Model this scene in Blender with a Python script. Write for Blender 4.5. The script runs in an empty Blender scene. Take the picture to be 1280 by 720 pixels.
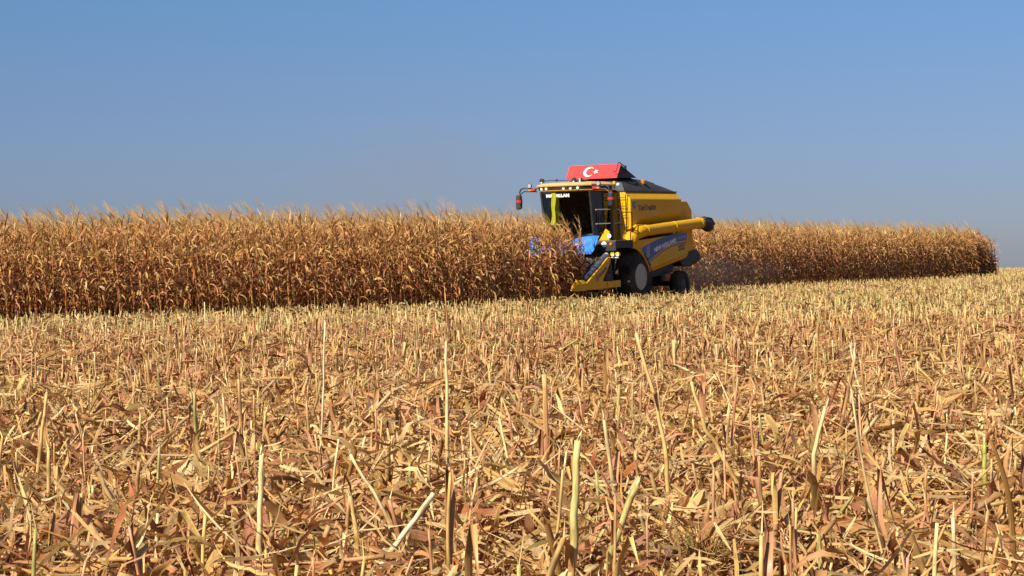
import bpy, bmesh, math, random
import numpy as np
from mathutils import Vector, Matrix

R = math.radians
sc = bpy.context.scene
col = sc.collection

# ------------------------------------------------------------------ camera
CAM_H = 1.45
cam_d = bpy.data.cameras.new("camera")
cam = bpy.data.objects.new("camera", cam_d)
col.objects.link(cam)
cam_d.sensor_width = 36.0
cam_d.lens = 67.5
cam_d.clip_start = 0.1
cam_d.clip_end = 6000
_fw = Vector((0, math.cos(R(.765)), -math.sin(R(.765))))
_rt = Vector((1, 0, 0))
_up = _rt.cross(_fw)
_rl = R(.95)
_r2 = _rt * math.cos(_rl) - _up * math.sin(_rl)
_u2 = _up * math.cos(_rl) + _rt * math.sin(_rl)
_m = Matrix.Identity(4)
for _i in range(3):
    _m[_i][0], _m[_i][1], _m[_i][2] = _r2[_i], _u2[_i], -_fw[_i]
_m[0][3], _m[1][3], _m[2][3] = 0, 0, CAM_H
cam.matrix_world = _m
sc.camera = cam

# ------------------------------------------------------------------ light
SUN_EL, SUN_ROT = 38.0, 219.0
world = bpy.data.worlds.new("World")
sc.world = world
world.use_nodes = True
nt = world.node_tree
bg = nt.nodes["Background"]
sky = nt.nodes.new("ShaderNodeTexSky")
sky.sky_type = 'NISHITA'
sky.sun_disc = False
sky.sun_elevation = R(SUN_EL)
sky.sun_rotation = R(SUN_ROT)
sky.altitude = 900
sky.air_density = 1.0
sky.dust_density = 0.6
sky.ozone_density = 2.0
# dry autumn air: the band just over the horizon is a dull grey blue instead of white
tc = nt.nodes.new("ShaderNodeTexCoord")
sep = nt.nodes.new("ShaderNodeSeparateXYZ")
ramp = nt.nodes.new("ShaderNodeValToRGB")
mul = nt.nodes.new("ShaderNodeMix")
mul.data_type = 'RGBA'
mul.blend_type = 'MULTIPLY'
mul.inputs[0].default_value = 1.0
nt.links.new(tc.outputs["Generated"], sep.inputs[0])
nt.links.new(sep.outputs[2], ramp.inputs[0])
SKY_RAMP = [(0.0, (.48, .535, .81)), (0.036, (.495, .56, .85)), (0.09, (.575, .67, .95)), (0.135, (.585, .79, 1.04)), (0.38, (.75, .85, 1.0)), (1.0, (.9, .95, 1))]
el = ramp.color_ramp.elements
while len(el) < len(SKY_RAMP):
    el.new(.5)
for e, (p, c) in zip(el, SKY_RAMP):
    e.position = p
    e.color = (*c, 1)
nt.links.new(sky.outputs[0], mul.inputs[6])
nt.links.new(ramp.outputs[0], mul.inputs[7])
nt.links.new(mul.outputs[2], bg.inputs[0])
bg.inputs[1].default_value = 0.053

sun_d = bpy.data.lights.new("sun", 'SUN')
sun_d.energy = 4.9
sun_d.angle = R(.53)
sun_d.color = (1.0, .93, .82)
sun = bpy.data.objects.new("sun", sun_d)
col.objects.link(sun)
_sd = Vector((math.sin(R(SUN_ROT)) * math.cos(R(SUN_EL)), math.cos(R(SUN_ROT)) * math.cos(R(SUN_EL)), math.sin(R(SUN_EL))))
sun.rotation_euler = _sd.to_track_quat('Z', 'Y').to_euler()
sun.location = (-60, -40, 60)

sc.view_settings.view_transform = 'Standard'
sc.view_settings.look = 'None'
sc.view_settings.gamma = 1
sc.view_settings.use_curve_mapping = False
sc.view_settings.exposure = 0.62
sc.render.engine = 'CYCLES'
sc.cycles.max_bounces = 6
sc.cycles.diffuse_bounces = 3
sc.cycles.transparent_max_bounces = 12

rng = np.random.default_rng(11)
random.seed(5)

# ------------------------------------------------------------------ helpers
def tag(o, label=None, cat=None, group=None, kind=None):
    if label: o["label"] = label
    if cat: o["category"] = cat
    if group: o["group"] = group
    if kind: o["kind"] = kind
    return o

def node(n_t, typ, **kw):
    n = n_t.nodes.new(typ)
    for k, v in kw.items():
        setattr(n, k, v)
    return n

def new_mat(name):
    m = bpy.data.materials.new(name)
    m.use_nodes = True
    return m, m.node_tree, m.node_tree.nodes["Principled BSDF"]

def mixcol(n_t, fac, a, b, blend='MIX'):
    n = node(n_t, "ShaderNodeMix", data_type='RGBA', blend_type=blend)
    for sock, v in ((0, fac), (6, a), (7, b)):
        if hasattr(v, "is_output"):
            n_t.links.new(v, n.inputs[sock])
        elif sock == 0:
            n.inputs[0].default_value = v
        else:
            n.inputs[sock].default_value = (*v, 1)
    return n.outputs[2]

def ramp_node(n_t, src, stops):
    n = node(n_t, "ShaderNodeValToRGB")
    e = n.color_ramp.elements
    while len(e) < len(stops):
        e.new(.5)
    for s, (p, c) in zip(e, stops):
        s.position = p
        s.color = (c, c, c, 1) if not hasattr(c, "__len__") else (*c, 1)
    n_t.links.new(src, n.inputs[0])
    return n.outputs[0]

def noise(n_t, vec, scale, detail=4, rough=.55):
    n = node(n_t, "ShaderNodeTexNoise")
    n.inputs["Scale"].default_value = scale
    n.inputs["Detail"].default_value = detail
    n.inputs["Roughness"].default_value = rough
    if vec is not None:
        n_t.links.new(vec, n.inputs["Vector"])
    return n.outputs[0]

def machine_mat(name, base, rough=.4, dust=.25, metallic=0.0, spec=.5, dustcol=(.42, .29, .16), coat=0.0):
    """painted or rubber surface with field dust lying on its upward faces and in blotches"""
    m, t, p = new_mat(name)
    c = node(t, "ShaderNodeTexCoord").outputs["Object"]
    n1 = noise(t, c, 2.2, 6, .65)
    n2 = noise(t, c, 14, 4, .6)
    geo = node(t, "ShaderNodeNewGeometry")
    sp = node(t, "ShaderNodeSeparateXYZ")
    t.links.new(geo.outputs["Normal"], sp.inputs[0])
    upf = ramp_node(t, sp.outputs[2], [(.35, 0.0), (.95, 1.0)])
    blot = ramp_node(t, n1, [(.42, 0.0), (.72, 1.0)])
    f1 = mixcol(t, 1.0, blot, (dust, dust, dust), 'MULTIPLY')
    f2 = mixcol(t, 1.0, upf, (min(1, dust * 1.6),) * 3, 'MULTIPLY')
    f = mixcol(t, 1.0, f1, f2, 'ADD')
    fine = ramp_node(t, n2, [(.3, .75), (.7, 1.1)])
    bc = mixcol(t, 1.0, base, fine, 'MULTIPLY')
    out = mixcol(t, f, bc, dustcol)
    t.links.new(out, p.inputs["Base Color"])
    p.inputs["Metallic"].default_value = metallic
    p.inputs["Specular IOR Level"].default_value = spec
    rr = ramp_node(t, n1, [(.3, rough), (.75, min(1, rough + .3))])
    t.links.new(rr, p.inputs["Roughness"])
    p.inputs["Coat Weight"].default_value = coat
    return m

def plain_mat(name, base, rough=.5, metallic=0.0, emit=0.0, spec=.5):
    m, t, p = new_mat(name)
    c = node(t, "ShaderNodeTexCoord").outputs["Object"]
    fine = ramp_node(t, noise(t, c, 9, 4), [(.3, .8), (.7, 1.08)])
    t.links.new(mixcol(t, 1.0, base, fine, 'MULTIPLY'), p.inputs["Base Color"])
    p.inputs["Roughness"].default_value = rough
    p.inputs["Metallic"].default_value = metallic
    p.inputs["Specular IOR Level"].default_value = spec
    return m

def plant_mat(name, transl=.3, rough=.55, streak=True):
    """dry leaf / straw: tint attribute, fibre streaks along the length, brown blotches, light through the leaf"""
    m, t, p = new_mat(name)
    a = node(t, "ShaderNodeAttribute", attribute_name="tint").outputs[0]
    uv = node(t, "ShaderNodeUVMap", uv_map="UVMap").outputs[0]
    mp = node(t, "ShaderNodeMapping")
    mp.inputs["Scale"].default_value = (13, 1.1, 1)
    t.links.new(uv, mp.inputs[0])
    st = ramp_node(t, noise(t, mp.outputs[0], 1.0, 4, .7), [(.3, .5), (.5, 1.0), (.7, 1.28)])
    c = mixcol(t, 1.0 if streak else .5, a, st, 'MULTIPLY')
    ob = node(t, "ShaderNodeTexCoord").outputs["Object"]
    bl = ramp_node(t, noise(t, ob, 23, 3, .6), [(.55, 0.0), (.72, .55)])
    c = mixcol(t, bl, c, (.20, .095, .04))
    t.links.new(c, p.inputs["Base Color"])
    p.inputs["Roughness"].default_value = rough
    p.inputs["Specular IOR Level"].default_value = .35
    if transl > 0:
        tr = node(t, "ShaderNodeBsdfTranslucent")
        t.links.new(mixcol(t, 1.0, c, (1.0, .66, .36), 'MULTIPLY'), tr.inputs[0])
        mx = node(t, "ShaderNodeMixShader")
        mx.inputs[0].default_value = transl
        t.links.new(p.outputs[0], mx.inputs[1])
        t.links.new(tr.outputs[0], mx.inputs[2])
        t.links.new(mx.outputs[0], t.nodes["Material Output"].inputs[0])
    return m

MAT = {}
MAT["leaf"] = plant_mat("dry_leaf", .28)
MAT["maize_leaf"] = plant_mat("maize_leaf", .14)
MAT["straw"] = plant_mat("straw", .0, .45)
MAT["yellow"] = machine_mat("yellow_paint", (.84, .425, .002), .42, .035, spec=.25)
MAT["yellow_roof"] = machine_mat("dusty_roof", (.72, .40, .03), .55, .55, dustcol=(.62, .40, .19))
MAT["black"] = machine_mat("black_plastic", (.012, .013, .015), .5, .10)
MAT["steel"] = machine_mat("dark_steel", (.03, .03, .032), .5, .25, metallic=.3)
MAT["rail"] = plain_mat("rail_paint", (.02, .02, .022), .4)
MAT["grey"] = machine_mat("roller_grey", (.06, .075, .11), .4, .03)
MAT["tyre"] = machine_mat("tyre_rubber", (.016, .016, .017), .75, .22, spec=.3)
MAT["rim"] = machine_mat("rim_paint", (.46, .44, .39), .5, .25)
MAT["tarp_black"] = machine_mat("black_tarp", (.022, .025, .03), .5, .12, dustcol=(.2, .16, .12))
MAT["red"] = plain_mat("red_paint", (.74, .035, .03), .45)
MAT["white"] = plain_mat("white_paint", (.82, .82, .80), .5)
MAT["bright"] = plain_mat("bright_rod", (.75, .75, .74), .25, .6)
MAT["lens"] = plain_mat("lamp_lens", (.85, .86, .85), .15, 0, 0, .8)
MAT["orange"] = plain_mat("orange_lens", (.85, .20, .01), .25)
MAT["redlens"] = plain_mat("red_lens", (.65, .03, .03), .3)
MAT["blue"] = plain_mat("blue_decal", (.016, .075, .28), .45)
MAT["orange_line"] = plain_mat("orange_line", (.75, .20, .03), .45)
MAT["silver"] = plain_mat("silver_decal", (.42, .43, .44), .4)
MAT["ink"] = plain_mat("dark_lettering", (.045, .03, .02), .5)
MAT["tarp_blue"] = plain_mat("blue_tarpaulin", (.04, .21, .72), .6, spec=.2)
MAT["lime"] = plain_mat("lime_cloth", (.46, .46, .012), .8)
MAT["seat"] = plain_mat("seat_fabric", (.03, .03, .033), .8)
MAT["emblem"] = plain_mat("emblem_grey", (.36, .36, .37), .5)

m, t, p = new_mat("cab_glass")
gl = node(t, "ShaderNodeBsdfGlossy"); gl.inputs["Roughness"].default_value = .03
tp = node(t, "ShaderNodeBsdfTransparent"); tp.inputs[0].default_value = (.20, .27, .27, 1)
lw = node(t, "ShaderNodeLayerWeight"); lw.inputs[0].default_value = .5
fr = ramp_node(t, lw.outputs["Facing"], [(0.0, .04), (.6, .07), (.85, .2), (1.0, .8)])
mx = node(t, "ShaderNodeMixShader")
t.links.new(fr, mx.inputs[0]); t.links.new(tp.outputs[0], mx.inputs[1]); t.links.new(gl.outputs[0], mx.inputs[2])
t.links.new(mx.outputs[0], t.nodes["Material Output"].inputs[0])
MAT["glass"] = m

# ground material: dry crumbly soil with fine chaff
m, t, p = new_mat("field_soil")
c = node(t, "ShaderNodeTexCoord").outputs["Object"]
n1 = noise(t, c, 1.7, 8, .65)
n2 = noise(t, c, 38, 6, .7)
cc = mixcol(t, ramp_node(t, n1, [(.35, 0.0), (.65, 1.0)]), (.10, .048, .022), (.19, .105, .05))
cc = mixcol(t, ramp_node(t, n2, [(.52, 0.0), (.62, .8)]), cc, (.40, .25, .11))
t.links.new(cc, p.inputs["Base Color"])
p.inputs["Roughness"].default_value = .95
p.inputs["Specular IOR Level"].default_value = .1
bmp = node(t, "ShaderNodeBump"); bmp.inputs["Strength"].default_value = .8; bmp.inputs["Distance"].default_value = .03
t.links.new(n2, bmp.inputs["Height"]); t.links.new(bmp.outputs[0], p.inputs["Normal"])
MAT["soil"] = m

class MB:
    """collects shapes; build() links them as one mesh object"""
    def __init__(s):
        s.bm = bmesh.new()
    def box(s, x0, x1, y0, y1, z0, z1):
        vs = [s.bm.verts.new((x, y, z)) for x in (x0, x1) for y in (y0, y1) for z in (z0, z1)]
        for f in ((0, 1, 3, 2), (4, 6, 7, 5), (0, 4, 5, 1), (2, 3, 7, 6), (0, 2, 6, 4), (1, 5, 7, 3)):
            s.bm.faces.new([vs[i] for i in f])
        return s
    def loft(s, rings, closed=True, cap=True):
        rs = [[s.bm.verts.new(q) for q in r] for r in rings]
        n = len(rs[0])
        for a, b in zip(rs, rs[1:]):
            for i in range(n if closed else n - 1):
                j = (i + 1) % n
                s.bm.faces.new((a[i], a[j], b[j], b[i]))
        if cap and closed:
            s.bm.faces.new(rs[0][::-1]); s.bm.faces.new(rs[-1])
        return s
    def prism_y(s, pts, y0, y1):      # polygon in x,z
        return s.loft([[(x, y0, z) for x, z in pts], [(x, y1, z) for x, z in pts]])
    def prism_x(s, pts, x0, x1):      # polygon in y,z
        return s.loft([[(x0, y, z) for y, z in pts], [(x1, y, z) for y, z in pts]])
    def tube(s, path, r, n=10, cap=True):
        path = [Vector(q) for q in path]
        rr = r if hasattr(r, "__len__") else [r] * len(path)
        rings = []
        ref = None
        for i, q in enumerate(path):
            d = (path[min(i + 1, len(path) - 1)] - path[max(i - 1, 0)]).normalized()
            if ref is None:
                ref = d.orthogonal().normalized()
            ref = (ref - d * ref.dot(d))
            ref = ref.normalized() if ref.length > 1e-6 else d.orthogonal().normalized()
            b = d.cross(ref)
            rings.append([q + (ref * math.cos(2 * math.pi * k / n) + b * math.sin(2 * math.pi * k / n)) * rr[i] for k in range(n)])
        return s.loft(rings, True, cap)
    def lathe_y(s, prof, cx, cz, n=40):   # prof: (y, r); around axis y through cx, cz
        rings = [[(cx + r * math.cos(2 * math.pi * k / n), y, cz + r * math.sin(2 * math.pi * k / n)) for k in range(n)] for y, r in prof]
        return s.loft(rings, True, True)
    def ball(s, c, r, sx=1, sy=1, sz=1, n=12):
        mtx = Matrix.Translation(c) @ Matrix.Diagonal((r * sx, r * sy, r * sz, 1))
        bmesh.ops.create_uvsphere(s.bm, u_segments=n, v_segments=n // 2 + 2, radius=1, matrix=mtx)
        return s
    def build(s, name, mat, parent=None, smooth=False, bevel=0.0, label=None):
        bmesh.ops.recalc_face_normals(s.bm, faces=s.bm.faces)
        me = bpy.data.meshes.new(name)
        s.bm.to_mesh(me)
        s.bm.free()
        me.materials.append(MAT[mat] if isinstance(mat, str) else mat)
        if smooth:
            for f in me.polygons:
                f.use_smooth = True
            me.set_sharp_from_angle(angle=R(38))
        o = bpy.data.objects.new(name, me)
        col.objects.link(o)
        if parent is not None:
            o.parent = parent
        if bevel:
            b = o.modifiers.new("bevel", 'BEVEL')
            b.width = bevel; b.segments = 2; b.limit_method = 'ANGLE'; b.angle_limit = R(35)
        if label:
            o["label"] = label
        return o

def lettering(body, size, mat, parent, origin, xdir, zdir, name="lettering", shear=0.0, bold=0.0, sx=1.0, depth=.004, width=None):
    cu = bpy.data.curves.new(name, 'FONT')
    cu.body = body; cu.size = size; cu.shear = shear; cu.offset = bold; cu.extrude = depth / 2
    cu.resolution_u = 3
    tmp = bpy.data.objects.new(name + "_tmp", cu)
    col.objects.link(tmp)
    dg = bpy.context.evaluated_depsgraph_get()
    me = bpy.data.meshes.new_from_object(tmp.evaluated_get(dg))
    bpy.data.objects.remove(tmp); bpy.data.curves.remove(cu)
    xs = np.array([v.co.x for v in me.vertices])
    if width:
        sx = width / (xs.max() - xs.min())
    X = Vector(xdir).normalized(); Z = Vector(zdir); Z = (Z - X * Z.dot(X)).normalized(); N = X.cross(Z)
    mt = Matrix.Identity(4)
    for i in range(3):
        mt[i][0], mt[i][1], mt[i][2], mt[i][3] = X[i], Z[i], N[i], origin[i]
    me.transform(mt @ Matrix.Diagonal((sx, 1, 1, 1)))
    me.materials.clear()
    me.materials.append(MAT[mat])
    o = bpy.data.objects.new(name, me)
    col.objects.link(o)
    o.parent = parent
    return o

# ------------------------------------------------------------------ place of the harvester and of the crop rows
PHI = R(30)
ORG = np.array([2.99, 64.7])
HF = np.array([-math.sin(PHI), -math.cos(PHI)])     # forward
HL = np.array([math.cos(PHI), -math.sin(PHI)])      # machine's left
def to_world(x, y):
    x = np.asarray(x, float); y = np.asarray(y, float)
    return ORG[0] + HF[0] * x + HL[0] * y, ORG[1] + HF[1] * x + HL[1] * y
def to_local(wx, wy):
    dx = np.asarray(wx, float) - ORG[0]; dy = np.asarray(wy, float) - ORG[1]
    return dx * HF[0] + dy * HF[1], dx * HL[0] + dy * HL[1]
def bend(x):
    k = np.clip(x - 4, 0, 20)
    return -.0235 * k * k - .9 * np.clip(x - 24, 0, None)
X_CUT, X_END, EDGE_NEW, EDGE_OLD = 2.95, -53.0, 1.2, -1.45
def ground_z(wx, wy):
    wx = np.asarray(wx, float); wy = np.asarray(wy, float)
    d = np.clip(wy - 150, 0, None)
    z = -.00045 * np.minimum(d, 60) ** 2 - .054 * np.clip(d - 60, 0, None)
    return z + .025 * np.sin(wx * .9 + 1.3 * np.sin(wy * .31)) * np.sin(wy * .53 + .4)
def in_crop(wx, wy, margin=0.0):
    x, y = to_local(wx, wy)
    lim = np.where(x > X_CUT, EDGE_NEW + bend(x), EDGE_OLD)
    return (y < lim + margin) & (x > X_END - margin)

# ------------------------------------------------------------------ ground
def build_ground():
    ys = np.concatenate([np.arange(-20, 60, 1.0), np.arange(60, 260, 4), np.geomspace(260, 2500, 20)])
    xs = np.concatenate([-np.geomspace(60, 2000, 16)[::-1], np.arange(-58, 60, 2.0), np.geomspace(60, 2000, 16)])
    gx, gy = np.meshgrid(xs, ys)
    gz = ground_z(gx, gy)
    v = np.stack([gx, gy, gz], -1).reshape(-1, 3)
    ny, nx = gx.shape
    i = (np.arange(ny - 1)[:, None] * nx + np.arange(nx - 1)[None, :]).ravel()
    q = np.stack([i, i + 1, i + nx + 1, i + nx], 1)
    me = bpy.data.meshes.new("ground")
    me.from_pydata(v.tolist(), [], q.tolist())
    for f in me.polygons:
        f.use_smooth = True
    me.materials.append(MAT["soil"])
    o = bpy.data.objects.new("ground", me)
    col.objects.link(o)
    tag(o, "dry brown field soil under the maize stubble", "ground", kind="structure")
build_ground()

# ------------------------------------------------------------------ plant pieces as arrays: (verts, quads, tint, uv)
def ribbon(path, side, width, tint, fold=0.0, across=2):
    """leaf blade along path; side = unit side vectors; across = 2 or 3 verts"""
    path = np.asarray(path); side = np.asarray(side); n = len(path)
    w = np.asarray(width).reshape(n, 1) * .5
    d = np.gradient(path, axis=0); d /= np.linalg.norm(d, axis=1, keepdims=True) + 1e-9
    nrm = np.cross(d, side)
    if across == 4:
        pl_ = (w * .42 * fold) * (1 + .5 * np.sin(np.linspace(0, U(3, 9), n) + U(0, 6)))[:, None]
        v = np.stack([path - side * w + nrm * pl_, path - side * w * .36 - nrm * pl_ * .7, path + side * w * .3 + nrm * pl_ * .8, path + side * w - nrm * pl_ * .5], 1)
        us = [0, .33, .66, 1]
    elif across == 2:
        v = np.stack([path - side * w, path + side * w], 1)
        us = [0, 1]
    else:
        v = np.stack([path - side * w + nrm * w * fold, path, path + side * w + nrm * w * fold], 1)
        us = [0, .5, 1]
    k = across
    v = v.reshape(-1, 3)
    i = (np.arange(n - 1)[:, None] * k + np.arange(k - 1)[None, :]).ravel()
    q = np.stack([i, i + 1, i + 1 + k, i + k], 1)
    tt = np.asarray(tint)
    tt = np.broadcast_to(tt, (n, 3)) if tt.ndim == 1 else tt
    tt = np.repeat(tt, k, 0)
    off = rng.random(2) * 20
    uv = np.stack([np.tile(us, n) * .6 + off[0], np.repeat(np.linspace(0, 1, n) * 3, k) + off[1]], 1)
    return v, q, tt, uv

def stick(path, rad, tint, n=6, cap=True):
    path = np.asarray(path, float); L = len(path)
    rad = np.broadcast_to(np.asarray(rad, float), (L,))
    d = np.gradient(path, axis=0); d /= np.linalg.norm(d, axis=1, keepdims=True) + 1e-9
    ref = np.array([1, 0, 0.]) if abs(d[0][0]) < .8 else np.array([0, 1, 0.])
    a = np.cross(d, ref); a /= np.linalg.norm(a, axis=1, keepdims=True) + 1e-9
    b = np.cross(d, a)
    th = np.arange(n) * 2 * np.pi / n
    v = path[:, None] + (a[:, None] * np.cos(th)[None, :, None] + b[:, None] * np.sin(th)[None, :, None]) * rad[:, None, None]
    v = v.reshape(-1, 3)
    i, j = np.meshgrid(np.arange(L - 1), np.arange(n), indexing='ij')
    j2 = (j + 1) % n
    q = np.stack([i * n + j, i * n + j2, (i + 1) * n + j2, (i + 1) * n + j], -1).reshape(-1, 4)
    tt = np.asarray(tint)
    tt = np.broadcast_to(tt, (L, 3)) if tt.ndim == 1 else tt
    tt = np.repeat(tt, n, 0)
    off = rng.random(2) * 20
    uv = np.stack([np.tile(np.arange(n) / n, L) * .35 + off[0], np.repeat(np.linspace(0, 1, L) * 3, n) + off[1]], 1)
    if cap and n == 6:
        e = (L - 1) * n
        q = np.vstack([q, [[e, e + 1, e + 2, e + 3], [e, e + 3, e + 4, e + 5]]])
    elif cap and n == 4:
        e = (L - 1) * n
        q = np.vstack([q, [[e, e + 1, e + 2, e + 3]]])
    elif cap and n == 8:
        e = (L - 1) * n
        q = np.vstack([q, [[e, e + 1, e + 2, e + 3], [e, e + 3, e + 4, e + 7], [e + 4, e + 5, e + 6, e + 7]]])
    return v, q, tt, uv

def join(parts):
    vs, qs, ts, us, o = [], [], [], [], 0
    for v, q, tt, u in parts:
        vs.append(v); qs.append(q + o); ts.append(tt); us.append(u); o += len(v)
    return np.vstack(vs), np.vstack(qs), np.vstack(ts), np.vstack(us)

def mesh_from(name, data, mat, smooth=False):
    v, q, tt, uv = data
    me = bpy.data.meshes.new(name)
    me.vertices.add(len(v)); me.vertices.foreach_set("co", np.ascontiguousarray(v, np.float32).ravel())
    me.loops.add(q.size); me.loops.foreach_set("vertex_index", np.ascontiguousarray(q, np.int32).ravel())
    me.polygons.add(len(q))
    me.polygons.foreach_set("loop_start", np.arange(len(q), dtype=np.int32) * 4)
    me.polygons.foreach_set("loop_total", np.full(len(q), 4, np.int32))
    if smooth:
        me.polygons.foreach_set("use_smooth", np.ones(len(q), bool))
    at = me.attributes.new("tint", 'FLOAT_COLOR', 'POINT')
    at.data.foreach_set("color", np.hstack([tt, np.ones((len(tt), 1))]).astype(np.float32).ravel())
    ul = me.uv_layers.new(name="UVMap")
    ul.data.foreach_set("uv", uv[q.ravel()].astype(np.float32).ravel())
    me.materials.append(MAT[mat])
    me.update(calc_edges=True)
    return me

def mesh_obj(name, data, mat, parent=None, smooth=False):
    o = bpy.data.objects.new(name, mesh_from(name, data, mat, smooth))
    col.objects.link(o)
    if parent is not None:
        o.parent = parent
    return o

def batch(var, mats, locs, gain):
    """copies of one piece: mats (K,3,3), locs (K,3), gain (K,3) tint factors"""
    v, q, tt, uv = var
    K = len(locs); n = len(v)
    V = np.einsum('kij,nj->kni', mats, v) + locs[:, None]
    Q = q[None] + (np.arange(K) * n)[:, None, None]
    T = tt[None] * gain[:, None]
    U = uv[None] + rng.random((K, 1, 2)) * 30
    return V.reshape(-1, 3), Q.reshape(-1, 4), np.clip(T.reshape(-1, 3), 0, .95), U.reshape(-1, 2)

def rot_zt(yaw, tilt, tdir, scale):
    """yaw about z, then tilt by angle about a horizontal axis of direction tdir; scale (K,) or (K,3)"""
    K = len(yaw)
    cz, sz = np.cos(yaw), np.sin(yaw)
    Z = np.zeros((K, 3, 3)); Z[:, 0, 0] = cz; Z[:, 0, 1] = -sz; Z[:, 1, 0] = sz; Z[:, 1, 1] = cz; Z[:, 2, 2] = 1
    ax = np.stack([np.cos(tdir), np.sin(tdir), np.zeros(K)], 1)
    c, s = np.cos(tilt)[:, None, None], np.sin(tilt)[:, None, None]
    Kx = np.zeros((K, 3, 3))
    Kx[:, 0, 1] = -ax[:, 2]; Kx[:, 0, 2] = ax[:, 1]; Kx[:, 1, 0] = ax[:, 2]; Kx[:, 1, 2] = -ax[:, 0]; Kx[:, 2, 0] = -ax[:, 1]; Kx[:, 2, 1] = ax[:, 0]
    T = np.eye(3)[None] * c + s * Kx + (1 - c) * ax[:, :, None] * ax[:, None, :]
    S = np.asarray(scale)
    M = T @ Z
    return M * (S[:, None, None] if S.ndim == 1 else S[:, None, :])

U = lambda a, b, n=None: rng.uniform(a, b, n)

# colours of the dry plants (base colour of the thing itself)
STRAW = np.array([.64, .412, .145]); PALE = np.array([.74, .55, .255]); TAN = np.array([.56, .305, .108]); SALMON = np.array([.60, .290, .135])
RUST = np.array([.40, .145, .050]); BROWN = np.array([.20, .078, .030]); GREENISH = np.array([.47, .41, .125]); CREAM = np.array([.75, .56, .26])
def pick(cols, w):
    c = cols[rng.choice(len(cols), p=np.array(w) / np.sum(w))]
    return c * U(.8, 1.15)

# ------------------------------------------------------------------ maize plants
WIND = np.array([-1.0, -.15, 0])     # leaves and tassels lean this way
def maize(seed_h, rich=1.0):
    """returns stalk, leaves, tassel, ear"""
    H = seed_h
    lean = np.array([U(-.16, -.02), U(-.06, .06), 0])
    zz = np.linspace(0, 1, 7)
    axis = lambda t: np.array([lean[0] * t * t * H * .9, lean[1] * t * t * H * .9, t * H])
    sp = np.array([axis(t) for t in zz])
    sc_ = pick([STRAW * .8, TAN, RUST], [2, 2, 1])
    stalk = stick(sp, np.linspace(.014, .006, 7), sc_, 5, False)
    leaves = []
    nl = int(U(24, 32) * rich)
    az0 = U(0, 6.28)
    for i in range(nl):
        t0 = .16 + .78 * (i + U(0, .6)) / nl
        base = axis(t0)
        az = az0 + i * math.pi + U(-.6, .6)
        out = np.array([math.cos(az), math.sin(az), 0])
        top = t0 > .7
        L = U(.3, .62) * (1 - .35 * max(0, t0 - .75) / .25)
        n = 7
        s = np.linspace(0, 1, n)
        droop = U(2.1, 3.1) if not top else U(.5, 1.9)
        ang0 = U(.9, 1.45) if not top else U(1.1, 1.5)       # start elevation
        ang = ang0 - droop * s ** U(.35, .9) * (1.1 if not top else .8)
        windw = .18 + .5 * t0
        dirs = out[None] * np.cos(ang)[:, None] + np.array([0, 0, 1.0])[None] * np.sin(ang)[:, None] + WIND[None] * windw * s[:, None] * U(.1, .9)
        dirs /= np.linalg.norm(dirs, axis=1, keepdims=True)
        pth = base + np.vstack([np.zeros(3), np.cumsum(dirs[:-1] * L / (n - 1), 0)])
        side0 = np.cross(dirs, out * .2 + np.array([0, 0, 1.0])); side0 /= np.linalg.norm(side0, axis=1, keepdims=True) + 1e-9
        up0 = np.cross(side0, dirs)
        tw = U(-2.6, 2.6) * s + U(-.5, .5)
        side = side0 * np.cos(tw)[:, None] + up0 * np.sin(tw)[:, None]
        w = U(.026, .054) * np.array([.6, 1, 1.0, .92, .78, .5, .06]) * (1 if not top else .8)
        if t0 > .6:
            c = pick([STRAW, TAN, SALMON, CREAM * .85], [4, 4.5, 1.8, .8])
        else:
            c = pick([TAN, RUST, BROWN, SALMON, STRAW], [2.6, 3.6, 2.6, 1.6, 1.2])  # lower leaves are older and rustier; extra brown also paints in the crop's shade
        leaves.append(ribbon(pth, side, w, c))
    # sheaths hugging the stalk
    for i in range(4):
        t0 = U(.08, .7)
        b = axis(t0); e = axis(t0 + .07)
        az = U(0, 6.28); o_ = np.array([math.cos(az), math.sin(az), 0])
        leaves.append(ribbon([b, (b + e) / 2 + o_ * .02, e + o_ * .03], np.tile(np.cross(o_, [0, 0, 1.0]), (3, 1)), [.035, .045, .03], pick([STRAW, TAN, RUST], [2, 2, 1])))
    tas = []
    b = axis(1.0)
    for i in range(int(U(4, 7))):
        az = U(0, 6.28); spd = U(.02, .3)
        d = np.array([math.cos(az) * spd, math.sin(az) * spd, 1.0])
        L = U(.2, .36)
        d = d + WIND * U(.35, .7)
        pth = [b, b + d * L * .4, b + d * L * .75 + WIND * .01, b + d * L + WIND * U(.0, .07)]
        tas.append(stick(pth, [.003, .0038, .0034, .0015], pick([STRAW, PALE, CREAM], [3, 2, 1]), 3, False))
    ears = []
    if True:
        t0 = U(.34, .5); b = axis(t0); az = U(0, 6.28); o_ = np.array([math.cos(az), math.sin(az), 0])
        hang = U(-1.2, .9)
        d = o_ * math.cos(hang) + np.array([0, 0, 1.0]) * math.sin(hang)
        pth = [b, b + d * .04, b + d * .10, b + d * .17, b + d * .23]
        ears.append(stick(pth, [.012, .024, .029, .024, .006], pick([CREAM, STRAW, PALE], [3, 2, 1.5]), 6, False))
        for k in range(3):
            az2 = U(0, 6.28); o2 = np.array([math.cos(az2), math.sin(az2), U(-.5, .2)]); o2 /= np.linalg.norm(o2)
            sd = np.cross(o2, d); sd /= np.linalg.norm(sd) + 1e-9
            ears.append(ribbon([b + d * .05 + o2 * .02, b + d * .15 + o2 * .05, b + d * .22 + o2 * .11 + np.array([0, 0, -.03])], np.tile(sd, (3, 1)), [.05, .05, .01], pick([CREAM, PALE, STRAW], [3, 2, 2])))
    return stalk, join(leaves), join(tas), join(ears)

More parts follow.
